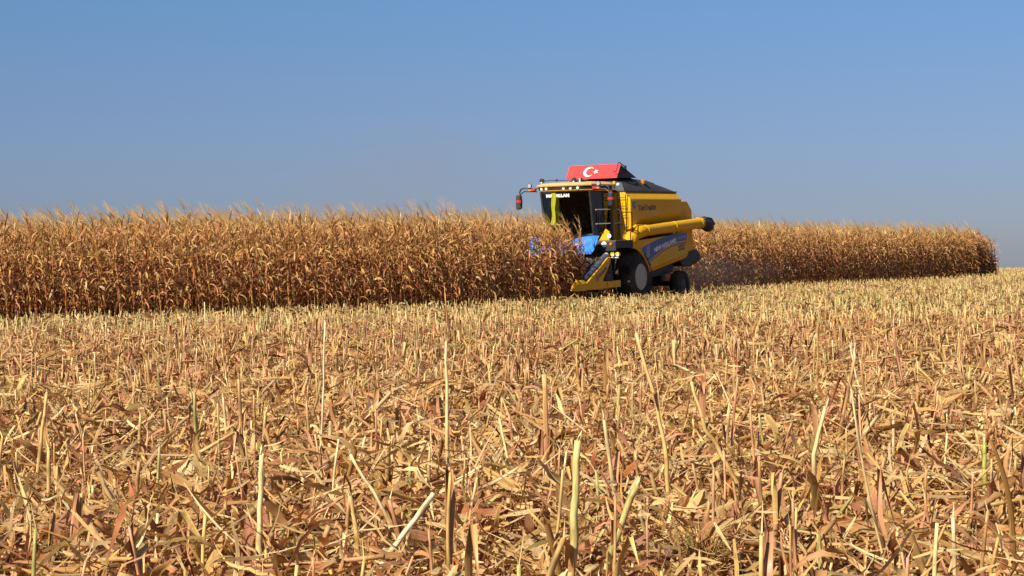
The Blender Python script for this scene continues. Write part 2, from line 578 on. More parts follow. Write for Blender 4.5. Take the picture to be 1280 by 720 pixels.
NV = 26
MAIZE = [maize(U(2.50, 2.93)) for _ in range(NV)]

def crop_positions():
    xs_, ys_, row_ = [], [], []
    for r in range(0, 24):
        for x in np.arange(X_END, 33, .185):
            xx = x + U(-.05, .05)
            if r < 4:
                if xx < X_CUT: continue
                y = 1.05 - .70 * r + bend(xx)
                x2 = xx
            else:
                y = 1.05 - .70 * r + (bend(xx) if xx > X_CUT else 0)
                x2 = xx
            if rng.random() < .05: continue
            if xx < X_END + 5 and r < 9:      # thick headland corner
                for q in range(2):
                    xs_.append(xx + U(-.3, .3)); ys_.append(y + U(-.35, .35)); row_.append(r)
            xs_.append(x2); ys_.append(y + U(-.07, .07)); row_.append(r)
    # plants being drawn in beside the outer divider
    for k in range(34):
        xs_.append(U(2.95, 4.5)); ys_.append(U(.3, 1.22)); row_.append(0)
    return np.array(xs_), np.array(ys_), np.array(row_)

cx, cy, crow = crop_positions()
wx, wy = to_world(cx, cy)
wz = ground_z(wx, wy)
K = len(wx)
yaw = U(-.5, .5, K)
hsc = U(.93, 1.07, K)
# plants just ahead of the header are being pulled down by the gathering chains
ahead = (crow < 4) & (cx < X_CUT + 3.0)
pull = np.where(ahead, np.clip((X_CUT + 3.0 - cx) / 3.0, 0, 1), 0)
hsc = hsc * (1 - .22 * np.clip((X_END + 3.5 - cx) / 3.5, 0, 1) ** 2)
hsc = hsc * (1 - .17 * pull ** 1.3)
tilt = U(0, .06, K) + pull * U(0, .16, K)
tdir = U(0, 6.28, K)
CM = rot_zt(yaw, tilt, tdir, np.stack([U(.9, 1.1, K), U(.9, 1.1, K), hsc], 1))
var = rng.integers(0, NV, K)
cgain = U(.66, 1.10, K)[:, None] * np.stack([np.ones(K) * 1.0, U(.84, .98, K), U(.70, .92, K)], 1)

# nearest front plants inside the frame become things of their own
px_x = wx / wy
front = np.where((np.abs(px_x) < .272) & (((crow <= 1) & (cx > X_CUT)) | ((crow == 4) & (cx < 1) & (cx > -8))))[0]
front = front[np.argsort(wy[front])][:300]
chosen = np.zeros(K, bool); chosen[front] = True
rest = []
for vi in range(NV):
    idx = np.where((var == vi) & ~chosen)[0]
    if len(idx):
        loc = np.stack([wx[idx], wy[idx], wz[idx]], 1)
        rest.append(batch(join(list(MAIZE[vi])), CM[idx], loc, cgain[idx]))
o = mesh_obj("standing_maize", join(rest), "maize_leaf")
tag(o, "dense block of dry tasselled maize still standing across the field", "maize crop", kind="stuff")

MZ = []
for vi in range(NV):
    st, lv, ts, ea = MAIZE[vi]
    st, lv, ts, ea = [(q[0], q[1], q[2] * np.array([.94, .84, .72]), q[3]) for q in (st, lv, ts, ea)]
    MZ.append([mesh_from("maize_plant", st, "straw"), mesh_from("leaves", lv, "maize_leaf"), mesh_from("tassel", ts, "maize_leaf"), mesh_from("ear", ea, "maize_leaf")])
for i in front:
    meshes = MZ[var[i]]
    root = bpy.data.objects.new("maize_plant", meshes[0])
    col.objects.link(root)
    mm = Matrix([[*CM[i][0], wx[i]], [*CM[i][1], wy[i]], [*CM[i][2], wz[i]], [0, 0, 0, 1]])
    root.matrix_world = mm
    tag(root, "dry brown maize plant with a pale tassel in the front rows of the crop", "maize plant", "dry maize plants along the front edge of the standing crop")
    for nm, me in (("leaves", meshes[1]), ("tassel", meshes[2]), ("ear", meshes[3])):
        c_ = bpy.data.objects.new(nm, me); col.objects.link(c_); c_.parent = root

# ------------------------------------------------------------------ stubble and litter
def litter_leaf(L, w, c, seg=7, across=3, curl=1.0):
    s = np.linspace(0, 1, seg)
    ang = U(-.5, .5) + U(-2.6, 2.6) * s * curl + .4 * np.sin(s * U(4, 9) + U(0, 6))
    yaw_ = U(-1.2, 1.2) * s
    d = np.stack([np.cos(ang) * np.cos(yaw_), np.cos(ang) * np.sin(yaw_), np.sin(ang)], 1)
    pth = np.vstack([np.zeros(3), np.cumsum(d[:-1] * L / (seg - 1), 0)])
    pth -= pth.mean(0)
    side0 = np.cross(d, [0, 0, 1.0]); side0 /= np.linalg.norm(side0, axis=1, keepdims=True) + 1e-9
    up0 = np.cross(side0, d)
    tw = U(-3, 3) * s + U(-.8, .8)
    side = side0 * np.cos(tw)[:, None] + up0 * np.sin(tw)[:, None]
    e = np.clip(np.minimum(s * 4 + U(.12, .5), (1 - s) * U(1.2, 2.8) + .05), 0, 1)
    pth = pth + rng.normal(0, .0035, pth.shape)
    jag = 1 + U(-.25, .25, seg)
    tt = np.tile(c, (seg, 1)) * (1 + .22 * np.sin(s * U(2, 9) + U(0, 6)))[:, None]
    if rng.random() < .35:
        tt[-2:] *= np.array([.6, .5, .42])
    return ribbon(pth, side, w * e * jag, np.clip(tt, 0, .9), U(-1, 1), across)

def litter_leaf_colour():
    return pick([STRAW, TAN, SALMON, RUST, BROWN, PALE], [4.2, 4.4, 4.0, 2.2, 1.0, 2.2])

def stalk_piece(L, r, c, n=6):
    k = max(3, int(L / .09) + 1)
    s = np.linspace(0, 1, k)
    bow = U(-.06, .06) * L
    p_ = np.stack([(s - .5) * L, bow * np.sin(s * 3.1), U(-.02, .02) * L * np.sin(s * 3.1)], 1)
    rad = np.full(k, r) * U(.9, 1.08, k)
    tt = np.tile(c, (k, 1)) * U(.85, 1.1, (k, 1))
    return stick(p_, rad, tt, n)

def shred(L, c):
    n = 4; s = np.linspace(0, 1, n)
    p_ = np.stack([(s - .5) * L, U(-.25, .25) * L * s * s, U(-.25, .25) * L * s * s], 1)
    sd = np.tile([0, math.cos(U(0, 3)), math.sin(U(0, 3))], (n, 1)).astype(float)
    sd /= np.linalg.norm(sd, axis=1, keepdims=True)
    return ribbon(p_, sd, np.array([.6, 1, .9, .3]) * U(.006, .016), c)

def stub(h, r, c, n=8, detail=True, lean=None):
    """cut stalk standing in the ground: nodes, split top, sheath rags"""
    k = 9 if detail else 3
    s = np.linspace(0, 1, k)
    ln = np.array([U(-.12, .12), U(-.12, .12)]) if lean is None else np.asarray(lean)
    bow = U(-.05, .05, 2) * h
    pth = np.stack([ln[0] * h * s + bow[0] * np.sin(s * 3.1), ln[1] * h * s + bow[1] * np.sin(s * 3.1), s * h], 1)
    rad = r * np.linspace(1.1, .85, k)
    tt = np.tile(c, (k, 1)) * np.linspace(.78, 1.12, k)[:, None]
    if detail:
        for nd in (3, 6):
            rad[nd] *= 1.2; tt[nd] *= .6
    parts = [stick(pth, rad, tt, n)]
    top = pth[-1]
    if detail:
        for i in range(int(U(1, 4))):        # torn fibres at the cut
            d = np.array([U(-.5, .5), U(-.5, .5), U(.4, 1)]) * U(.02, .09)
            sd = np.array([U(-1, 1), U(-1, 1), 0]); sd /= np.linalg.norm(sd) + 1e-9
            parts.append(ribbon([top, top + d * .5, top + d], np.tile(sd, (3, 1)), [r * .8, r * .5, .001], PALE * U(.75, 1.0)))
        for i in range(int(U(1, 4))):        # sheath rags
            z0 = U(0, .6); b = pth[int(z0 * (k - 1))]
            az = U(0, 6.28); o_ = np.array([math.cos(az), math.sin(az), 0]); sd = np.array([-o_[1], o_[0], 0])
            L = U(.1, .34); fl = U(.15, .9)
            p1 = b + o_ * r; p2 = p1 + np.array([0, 0, L * .5]) + o_ * L * .12 * fl
            p3 = p2 + np.array([0, 0, L * U(-.1, .4)]) + o_ * L * .45 * fl
            p4 = p3 + np.array([0, 0, -L * U(.1, .5)]) + o_ * L * .3 * fl
            w = U(.02, .05)
            parts.append(ribbon([p1, p2, p3, p4], np.stack([sd, sd, sd * .9 + o_ * .3, sd * .7 + o_ * .5]), [w * .8, w, w * .8, w * .1], litter_leaf_colour(), .4, 3))
    return join(parts)

def stub_colour():
    return pick([STRAW, PALE, GREENISH, TAN, SALMON], [4, 1.8, .9, 3.2, 1.6])

# stub positions: drilled rows at the machine's heading over the harvested part in view
def stubble_positions():
    P = []
    for r in np.arange(-70, 190):
        y = 1.05 + .70 * r
        x = np.arange(-150, 66, .19)
        xx = x + U(-.07, .07, len(x)); yy = y + rng.normal(0, .07, len(x))
        a, b = to_world(xx, yy)
        ok = (b > 5.5) & (b < 172) & (np.abs(a) < .29 * b + 3.0) & ~in_crop(a, b, .12)
        ok &= rng.random(len(x)) < np.where(b < 18, .85, np.where(b < 90, .95, .7))
        P.append(np.stack([a[ok], b[ok]], 1))
    return np.vstack(P)
SP = stubble_positions()
sd_ = SP[:, 1]
hgt = np.clip(rng.normal(.37, .11, len(SP)), .14, .68)
tall = rng.random(len(SP)) < .035
hgt[tall] *= U(1.25, 1.8, tall.sum())
far_ = sd_ > 38
hgt[far_] = np.clip(hgt[far_] * .85, .16, .42)

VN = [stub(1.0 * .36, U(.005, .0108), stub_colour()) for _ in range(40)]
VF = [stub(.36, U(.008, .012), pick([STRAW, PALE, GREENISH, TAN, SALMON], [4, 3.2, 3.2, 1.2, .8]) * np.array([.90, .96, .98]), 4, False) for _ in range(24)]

infr = (np.abs(SP[:, 0]) < .262 * sd_) & (sd_ > 8.3)
near_order = np.argsort(np.where(infr, sd_, 1e9))
IND = near_order[:300]
ind_mask = np.zeros(len(SP), bool); ind_mask[IND] = True

parts_n, parts_f = [], []
def place_stubs(sel, variants, out):
    idx = np.where(sel)[0]
    vi = rng.integers(0, len(variants), len(idx))
    for k in range(len(variants)):
        ii = idx[vi == k]
        if not len(ii): continue
        n = len(ii)
        sc3 = np.stack([U(.85, 1.25, n)] * 2 + [hgt[ii] / .36], 1)
        mt = rot_zt(U(0, 6.28, n), np.abs(rng.normal(0, .13, n)), U(0, 6.28, n), sc3)
        loc = np.stack([SP[ii, 0], SP[ii, 1], ground_z(SP[ii, 0], SP[ii, 1]) - .01], 1)
        g = U(.8, 1.15, n)[:, None] * np.stack([np.ones(n), U(.95, 1.05, n), U(.85, 1.1, n)], 1)
        out.append(batch(variants[k], mt, loc, g))
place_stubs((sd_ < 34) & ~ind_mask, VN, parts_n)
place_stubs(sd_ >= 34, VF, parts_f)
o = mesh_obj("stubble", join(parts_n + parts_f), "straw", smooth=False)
tag(o, "cut straw coloured maize stubble standing in rows over the harvested field", "stubble", kind="stuff")

stub_meshes = [mesh_from("stubble_stalk", v, "straw", True) for v in VN]
for i in IND:
    o = bpy.data.objects.new("stubble_stalk", stub_meshes[int(rng.integers(0, len(VN)))])
    col.objects.link(o)
    s_ = U(.85, 1.25)
    mt = rot_zt(np.array([U(0, 6.28)]), np.abs(rng.normal(0, .14, 1)), np.array([U(0, 6.28)]), np.array([[s_, s_, hgt[i] / .36]]))[0]
    z = float(ground_z(SP[i, 0], SP[i, 1])) - .01
    o.matrix_world = Matrix([[*mt[0], SP[i, 0]], [*mt[1], SP[i, 1]], [*mt[2], z], [0, 0, 0, 1]])
    tag(o, "short cut maize stalk standing in the leaf litter of the near stubble", "stubble stalk", "cut maize stalks standing in the near stubble")

# leaf litter
def scatter_area(y0, y1, per_m2):
    n = int((.29 * (y0 + y1) + 6.0) * (y1 - y0) * per_m2)
    b = np.sqrt(U(y0 ** 2, y1 ** 2, n)) if y0 > 0 else U(y0, y1, n)
    a = U(-1, 1, n) * (.29 * b + 3.0)
    ok = ~in_crop(a, b, -.3)
    pt = np.sin(a * 2.3 + 1.7 * np.sin(b * .9)) * np.sin(b * 1.6 + 1.3 * np.sin(a * 1.1)) + .5 * np.sin(a * 5.1 + b * 3.3)
    ok &= rng.random(n) < np.clip(.70 + .55 * pt, .15, 1)
    return a[ok], b[ok]

def scatter(variants, y0, y1, per_m2, zmax, flat, out, scl=(.7, 1.3), upright=False):
    a, b = scatter_area(y0, y1, per_m2)
    vi = rng.integers(0, len(variants), len(a))
    for k in range(len(variants)):
        ii = np.where(vi == k)[0]
        n = len(ii)
        if not n: continue
        mt = rot_zt(U(0, 6.28, n), rng.normal(0, flat, n) + (1.2 if upright else 0) * (rng.random(n) < .5), U(0, 6.28, n), U(*scl, n))
        patch = .5 + .5 * np.sin(a[ii] * 1.7 + 2 * np.sin(b[ii] * .6)) * np.sin(b[ii] * 1.1 + a[ii] * .4)
        z = ground_z(a[ii], b[ii]) + .02 + zmax * rng.random(n) ** 1.3 * (.45 + .75 * patch)
        g = U(.78, 1.15, n)[:, None] * np.stack([np.ones(n), U(.93, 1.05, n), U(.85, 1.1, n)], 1)
        out.append(batch(variants[k], mt, np.stack([a[ii], b[ii], z], 1), g))

LEAF_N = [litter_leaf(U(.14, .50), U(.007, .030) if rng.random() < .88 else U(.030, .05), litter_leaf_colour(), 9, 4) for _ in range(150)]
LEAF_M = [litter_leaf(U(.16, .42), U(.012, .036), litter_leaf_colour(), 5, 2) for _ in range(50)]
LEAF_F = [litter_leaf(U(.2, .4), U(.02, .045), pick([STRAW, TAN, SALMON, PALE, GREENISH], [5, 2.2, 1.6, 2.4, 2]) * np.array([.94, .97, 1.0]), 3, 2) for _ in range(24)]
STK_N = [stalk_piece(U(.15, .6), U(.004, .012), stub_colour(), 8) for _ in range(36)]
STK_M = [stalk_piece(U(.2, .6), U(.008, .014), stub_colour(), 4) for _ in range(14)]
SHR = [shred(U(.08, .32), pick([PALE, STRAW, TAN, CREAM], [2, 3, 1, 1.5])) for _ in range(40)]

lit = []
scatter(LEAF_N, 6.5, 17, 130, .20, .6, lit)
scatter(LEAF_N, 6.5, 17, 120, .38, .7, lit, (.7, 1.3), upright=True)
LEAF_W = [litter_leaf(U(.24, .55), U(.030, .056), pick([SALMON, TAN, RUST, STRAW, PALE], [4.5, 3, 1.6, 1.6, .8]), 10, 4, .8) for _ in range(60)]
scatter(LEAF_W, 6.5, 20, 19, .34, .5, lit, (.7, 1.1), upright=True)
scatter(LEAF_W, 6.5, 20, 8, .22, .6, lit, (.7, 1.1))
scatter(STK_N, 6.5, 20, 30, .30, .55, lit, upright=True)
scatter(SHR, 6.5, 20, 290, .38, .9, lit, (.8, 1.5))
scatter(LEAF_M, 17, 38, 110, .24, .6, lit)
scatter(SHR, 20, 40, 80, .34, .9, lit, (1, 1.6))
scatter(LEAF_M, 17, 38, 90, .32, .5, lit, upright=True)
scatter(STK_M, 20, 45, 16, .30, .6, lit)
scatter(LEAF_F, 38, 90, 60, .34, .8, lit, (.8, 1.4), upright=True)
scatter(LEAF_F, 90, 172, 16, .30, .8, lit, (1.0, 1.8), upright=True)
o = mesh_obj("leaf_litter", join(lit), "leaf")
tag(o, "thick mat of shredded dry maize leaves and straw on the harvested field", "litter", kind="stuff")

# ------------------------------------------------------------------ combine harvester (local frame: x forward, y to its left, z up)
HV = bpy.data.objects.new("combine_harvester", None)
col.objects.link(HV)
HV.empty_display_size = .5
_nose = R(1.0)
_hf = Vector((HF[0], HF[1], 0)); _hl = Vector((HL[0], HL[1], 0)); _uz = Vector((0, 0, 1))
_f2 = _hf * math.cos(_nose) - _uz * math.sin(_nose)
_z2 = _uz * math.cos(_nose) + _hf * math.sin(_nose)
HV.matrix_world = Matrix([[_f2[i], _hl[i], _z2[i], (ORG[0], ORG[1], 0)[i]] for i in range(3)] + [[0, 0, 0, 1]])
tag(HV, "yellow combine harvester with black cab glass and a red flag panel cutting the maize", "combine harvester")

# --- grain tank
mb = MB()
sec = [(-1.3, 3.73), (-1.5, 3.48), (-1.5, 2.84), (-1.2, 2.28), (1.2, 2.28), (1.5, 2.84), (1.5, 3.48), (1.3, 3.73)]
sec_r = [(-1.3, 3.73), (-1.5, 3.48), (-1.5, 3.06), (-1.2, 2.45), (1.2, 2.45), (1.5, 3.06), (1.5, 3.48), (1.3, 3.73)]
sec_f = [(-1.3, 3.73), (-1.5, 3.48), (-1.5, 2.46), (-1.42, 2.12), (1.42, 2.12), (1.5, 2.46), (1.5, 3.48), (1.3, 3.73)]
mb.loft([[(.61, y, z) for y, z in sec_f], [(.42, y, z) for y, z in sec_f], [(.02, y, z) for y, z in sec], [(-3.37, y, z) for y, z in sec_r]])
tank = mb.build("grain_tank", "yellow", HV, bevel=.035)
# pressed ribs on the lit front wall
mb = MB()
for y in (1.05, 1.20, 1.34):
    mb.box(.62, .645, y - .022, y + .022, 2.2, 3.42)
mb.box(.62, .64, -1.3, -.98, 2.2, 3.4)
mb.build("front_rib", "yellow", tank, bevel=.012)
lettering("TürkTraktör", .25, "ink", tank, (.03, 1.503, 3.10), (-1, 0, .03), (0, 0, 1), bold=.006, width=1.38)
# round badge in front of the word
mb = MB(); mb.lathe_y([(1.501, .16), (1.506, .16), (1.508, .15)], .34, 3.30, 28)
bd = mb.build("badge", "emblem", tank)
mb = MB(); mb.lathe_y([(1.509, .10), (1.511, .10)], .34, 3.29, 28); mb.build("badge_centre", "ink", tank)
mb = MB(); mb.prism_y([(.38, 3.21), (.41, 3.31), (.34, 3.37), (.26, 3.36), (.25, 3.27), (.30, 3.21), (.33, 3.28)], 1.512, 1.514)
mb.build("badge_mark", "emblem", tank)

# --- black cover over the tank
mb = MB()
def cov(x, zt, yt, yb=1.31, zb=3.735):
    return [(x, -yb, zb), (x, -yt - (yb - yt) * .35, zb + (zt - zb) * .72), (x, -yt * .8, zt - .01), (x, 0, zt + .02), (x, yt * .8, zt - .01), (x, yt + (yb - yt) * .35, zb + (zt - zb) * .72), (x, yb, zb)]
mb.loft([cov(.63, 3.80, 1.27), cov(.45, 4.17, 1.0), cov(-.4, 4.21, 1.0), cov(-1.3, 4.20, 1.0), cov(-1.9, 4.15, 1.0), cov(-2.6, 4.01, 1.03), cov(-3.1, 3.86, 1.12), cov(-3.38, 3.74, 1.25)])
cover = mb.build("tank_cover", "tarp_black", HV, smooth=True)
mb = MB()
for s in (1, -1):
    mb.tube([(.63, s * 1.315, 3.745), (-3.38, s * 1.315, 3.745)], .02, 8)
for x in (-.85, -2.0):
    c_ = cov(x, 4.215 if x > -1 else 4.15, 1.0)
    mb.tube(c_, .014, 6)
mb.build("cover_seam", "rail", cover)

# --- raised tank lid with the flag
lid = MB()
lid.prism_y([(.58, 4.20), (.26, 4.64), (-.9, 4.22)], -.86, 1.0)
lid = lid.build("tank_lid", "tarp_black", HV)
mb = MB()
o0 = Vector((.60, 0, 4.19)); o1 = Vector((.27, 0, 4.66)); dz = (o1 - o0).normalized(); nn = Vector((dz.z, 0, -dz.x))
pn = [(o0 + nn * k + Vector((0, y, 0)), o1 + nn * k + Vector((0, y, 0))) for k in (.004, .026) for y in (-.9, 1.02)]
mb.loft([[pn[0][0], pn[1][0], pn[1][1], pn[0][1]], [pn[2][0], pn[3][0], pn[3][1], pn[2][1]]])
flag = mb.build("flag_panel", "red", HV, bevel=.006, label="red panel with white crescent and star")
# crescent and star on the panel; panel coordinates: a to the viewer's right (+y), b up the slope
def flag_poly(pts, name):
    mb = MB()
    f = lambda a, b, k: o0 + dz * b + nn * k + Vector((0, a, 0))
    v1 = [mb.bm.verts.new(f(a, b, .030)) for a, b in pts]
    mb.bm.faces.new(v1)
    bmesh.ops.triangulate(mb.bm, faces=mb.bm.faces)
    return mb.build(name, "white", flag)
ca, cb, ro, ri, off = -.10, .29, .20, .155, .052
mb = MB()
f_ = lambda a, b: o0 + dz * b + nn * .030 + Vector((0, a, 0))
oq, iq = np.linspace(R(37), R(323), 41), np.linspace(R(48), R(312), 41)
for k in range(40):
    quad = [(ca + ro * math.cos(oq[k]), cb + ro * math.sin(oq[k])), (ca + ro * math.cos(oq[k + 1]), cb + ro * math.sin(oq[k + 1])),
            (ca + off + ri * math.cos(iq[k + 1]), cb + ri * math.sin(iq[k + 1])), (ca + off + ri * math.cos(iq[k]), cb + ri * math.sin(iq[k]))]
    mb.bm.faces.new([mb.bm.verts.new(f_(*q)) for q in quad])
mb.build("crescent", "white", flag)
sa, sb, sr = ca + .265, cb, .105
flag_poly([(sa + (sr if k % 2 == 0 else sr * .382) * math.cos(math.pi + k * math.pi / 5), sb + (sr if k % 2 == 0 else sr * .382) * math.sin(math.pi + k * math.pi / 5)) for k in range(10)], "star")
mb = MB()
mb.tube([(.66, 1.02, 4.42), (.50, 1.03, 4.70), (.42, 1.03, 4.71), (-.02, 1.03, 4.57), (-.14, 1.03, 4.40)], .018, 8)
mb.tube([(.66, 1.02, 4.42), (.62, .9, 4.40)], .018, 8)
mb.ball((-.02, 1.03, 4.58), .045)
mb.build("lid_handle", "rail", HV)

# --- beacon
mb = MB(); mb.tube([(-1.12, 1.08, 3.95), (-1.12, 1.13, 4.0)], .04, 10)
bcn = mb.build("beacon_base", "black", HV)
mb = MB(); mb.tube([(-1.12, 1.13, 4.0), (-1.12, 1.13, 4.03), (-1.12, 1.13, 4.13), (-1.12, 1.13, 4.16)], [.055, .075, .07, .03], 14)
mb.build("beacon_lens", "orange", bcn, smooth=True)

# --- rear hood
mb = MB()
hs = [(-3.36, 3.44), (-4.30, 3.44), (-4.70, 3.12), (-4.77, 1.70), (-3.36, 1.55)]
mb.prism_y(hs, -1.28, 1.28)
hood = mb.build("rear_hood", "yellow", HV, bevel=.04)
mb = MB()
mb.prism_y([(-3.75, 1.70), (-4.78, 1.78), (-5.45, 1.70), (-5.72, 1.56), (-5.70, 1.30), (-4.9, 1.12), (-4.1, 1.16)], -1.05, 1.12)
mb.build("straw_chopper", "black", HV, bevel=.05)
mb = MB()
mb.box(-4.79, -4.775, -1.0, 1.0, 1.9, 2.9)
mb.build("rear_grille", "black", hood)

# --- unloading auger
mb = MB()
mb.tube([(.52, 1.42, 2.12), (.50, 1.48, 2.32), (.36, 1.57, 2.40), (.05, 1.60, 2.415)], [.25, .27, .25, .215], 20)
elb = mb.build("auger_elbow", "yellow", HV, smooth=True)
mb = MB()
mb.tube([(.08, 1.60, 2.415), (-2.2, 1.60, 2.53), (-4.86, 1.60, 2.655)], .19, 24)
aug = mb.build("unloading_auger", "yellow", HV, smooth=True)
mb = MB()
for x in (-.15, -2.35, -4.5):
    z = 2.415 + (.05 - x) * .0489
    mb.tube([(x, 1.6, z), (x - .06, 1.6, z + .003)], .205, 24)
mb.build("auger_flange", "yellow", aug, smooth=True)
mb = MB()
mb.tube([(-4.72, 1.6, 2.64), (-4.95, 1.6, 2.66), (-5.2, 1.6, 2.60), (-5.42, 1.6, 2.50)], [.20, .235, .25, .20], 10)
mb.prism_y([(-4.9, 2.86), (-5.3, 2.82), (-5.62, 2.60), (-5.25, 2.50)], 1.44, 1.78)
mb.build("rubber_spout", "black", aug, label="black rubber spout")
mb = MB()
mb.prism_y([(-2.5, 2.30), (-2.7, 2.30), (-2.62, 2.52), (-2.55, 2.52)], 1.25, 1.55)
mb.build("auger_cradle", "yellow", HV)

# --- side panels (with the wheel arch) and their decals
arch = [(-.58 + .0, 1.07), (-.47, 1.26), (-.31, 1.44), (-.08, 1.62), (.18, 1.76), (.45, 1.86), (.79, 1.90)]
def side_panel(y0, y1):
    mb = MB()
    mb.prism_y([(.70, 2.09), (-3.69, 2.33), (-3.73, 1.60), (-.66, 1.14)] + arch[1:], y0, y1)
    return mb
pl = side_panel(1.50, 1.555).build("side_panel", "yellow", HV, bevel=.015)
pr = side_panel(-1.555, -1.50).build("side_panel", "yellow", HV, bevel=.015)
for s, par in ((1, pl), (-1, pr)):
    mb = MB()
    mb.loft([[(-.66, s * 1.553, 1.138), (-3.73, s * 1.553, 1.598), (-3.70, s * 1.47, 1.45), (-.56, s * 1.47, 1.0)],
             [(-.66, s * 1.52, 1.138), (-3.73, s * 1.52, 1.598), (-3.70, s * 1.44, 1.45), (-.56, s * 1.44, 1.0)]])
    mb.build("lower_skirt", "yellow", par)
    mb = MB()
    a2 = [(x, s * 1.57, z) for x, z in arch]
    mb.tube(a2, .03, 8)
    mb.build("arch_lip", "yellow", par, smooth=True)
def flat(pts, name, mat, parent, y=1.559):
    mb = MB()
    mb.bm.faces.new([mb.bm.verts.new((x, y, z)) for x, z in pts])
    ret = bmesh.ops.extrude_face_region(mb.bm, geom=mb.bm.faces[:])
    for g in ret["geom"]:
        if isinstance(g, bmesh.types.BMVert): g.co.y += .002
    bmesh.ops.triangulate(mb.bm, faces=mb.bm.faces)
    return mb.build(name, mat, parent)
top = [(.01, 1.84), (-.35, 1.93), (-.72, 2.01), (-1.14, 2.10), (-1.56, 2.17), (-2.07, 2.235), (-2.57, 2.28), (-3.1, 2.305), (-3.62, 2.315)]
low = [(-3.62, 2.08), (-2.94, 2.025), (-2.29, 1.935), (-1.75, 1.82), (-1.22, 1.66), (-.85, 1.53), (-.48, 1.39)]
decal = flat(top + low, "decal", "blue", pl)
flat([(x, z - .006) for x, z in low] + [(x, z - .030) for x, z in low[::-1]], "decal_line", "orange_line", pl)
flat([(x, z - .062) for x, z in low] + [(x + .02, z - .105) for x, z in low[::-1]], "decal_stripe", "blue", pl)
lettering("NEW HOLLAND", .205, "white", decal, (-.98, 1.563, 1.695), (-1, 0, .185), (0, 0, 1), bold=.010, width=1.80, shear=.12)
lettering("TC5.90", .125, "silver", decal, (-2.86, 1.563, 2.085), (-1, 0, .105), (0, 0, 1), bold=.002, width=.66, shear=.1)
lettering("2022", .27, "ink", pl, (-2.90, 1.557, 1.70), (-1, 0, .115), (0, 0, 1), bold=.008, width=.54)
# leaf emblem: a folded leaf of bars
mb = MB()
def bar2(a, b, w):
    a = Vector((a[0], 1.563, a[1])); b = Vector((b[0], 1.563, b[1])); d = (b - a).normalized(); s_ = Vector((d.z, 0, -d.x)) * w
    mb.bm.faces.new([mb.bm.verts.new(q) for q in (a - s_, a + s_, b + s_, b - s_)])
ex, ez = -.50, 1.71
for k in range(4):
    z0 = -.20 + k * .10
    bar2((ex, ez + z0), (ex + .13, ez + z0 + .12), .016)
    bar2((ex, ez + z0), (ex - .13, ez + z0 + .14), .016)
bar2((ex - .005, ez - .24), (ex, ez + .2), .010)
for q in range(10):
    a0, a1 = R(15 + 15 * q), R(30 + 15 * q)
    bar2((ex + .135 * math.cos(a0), ez + .16 + .1 * math.sin(a0)), (ex + .135 * math.cos(a1), ez + .16 + .1 * math.sin(a1)), .013)
mb.build("leaf_emblem", "silver", decal)

# --- chassis, axles, feeder house
mb = MB()
mb.prism_y([(1.1, 1.35), (.9, 2.25), (-3.4, 2.25), (-4.2, 1.6), (-4.0, .95), (-3.0, .85), (-.6, .7), (.6, .8)], -.82, .82)
mb.box(.2, .6, -1.45, 1.45, 1.93, 2.1)
mb.build("chassis", "steel", HV, bevel=.02)
mb = MB()
mb.tube([(0, -1.2, .86), (0, 1.2, .86)], .15, 14); mb.box(-.25, .25, -.7, .7, .72, 1.1)
mb.build("front_axle", "steel", HV)
mb = MB()
mb.tube([(-3.85, -1.15, .55), (-3.85, 1.15, .55)], .09, 12); mb.box(-3.98, -3.72, -.5, .5, .5, .95)
mb.build("rear_axle", "steel", HV)
mb = MB()
mb.prism_y([(.7, 1.75), (2.25, 1.25), (2.25, .55), (.7, .95)], -.62, .62)
mb.build("feeder_house", "yellow", HV, bevel=.02)

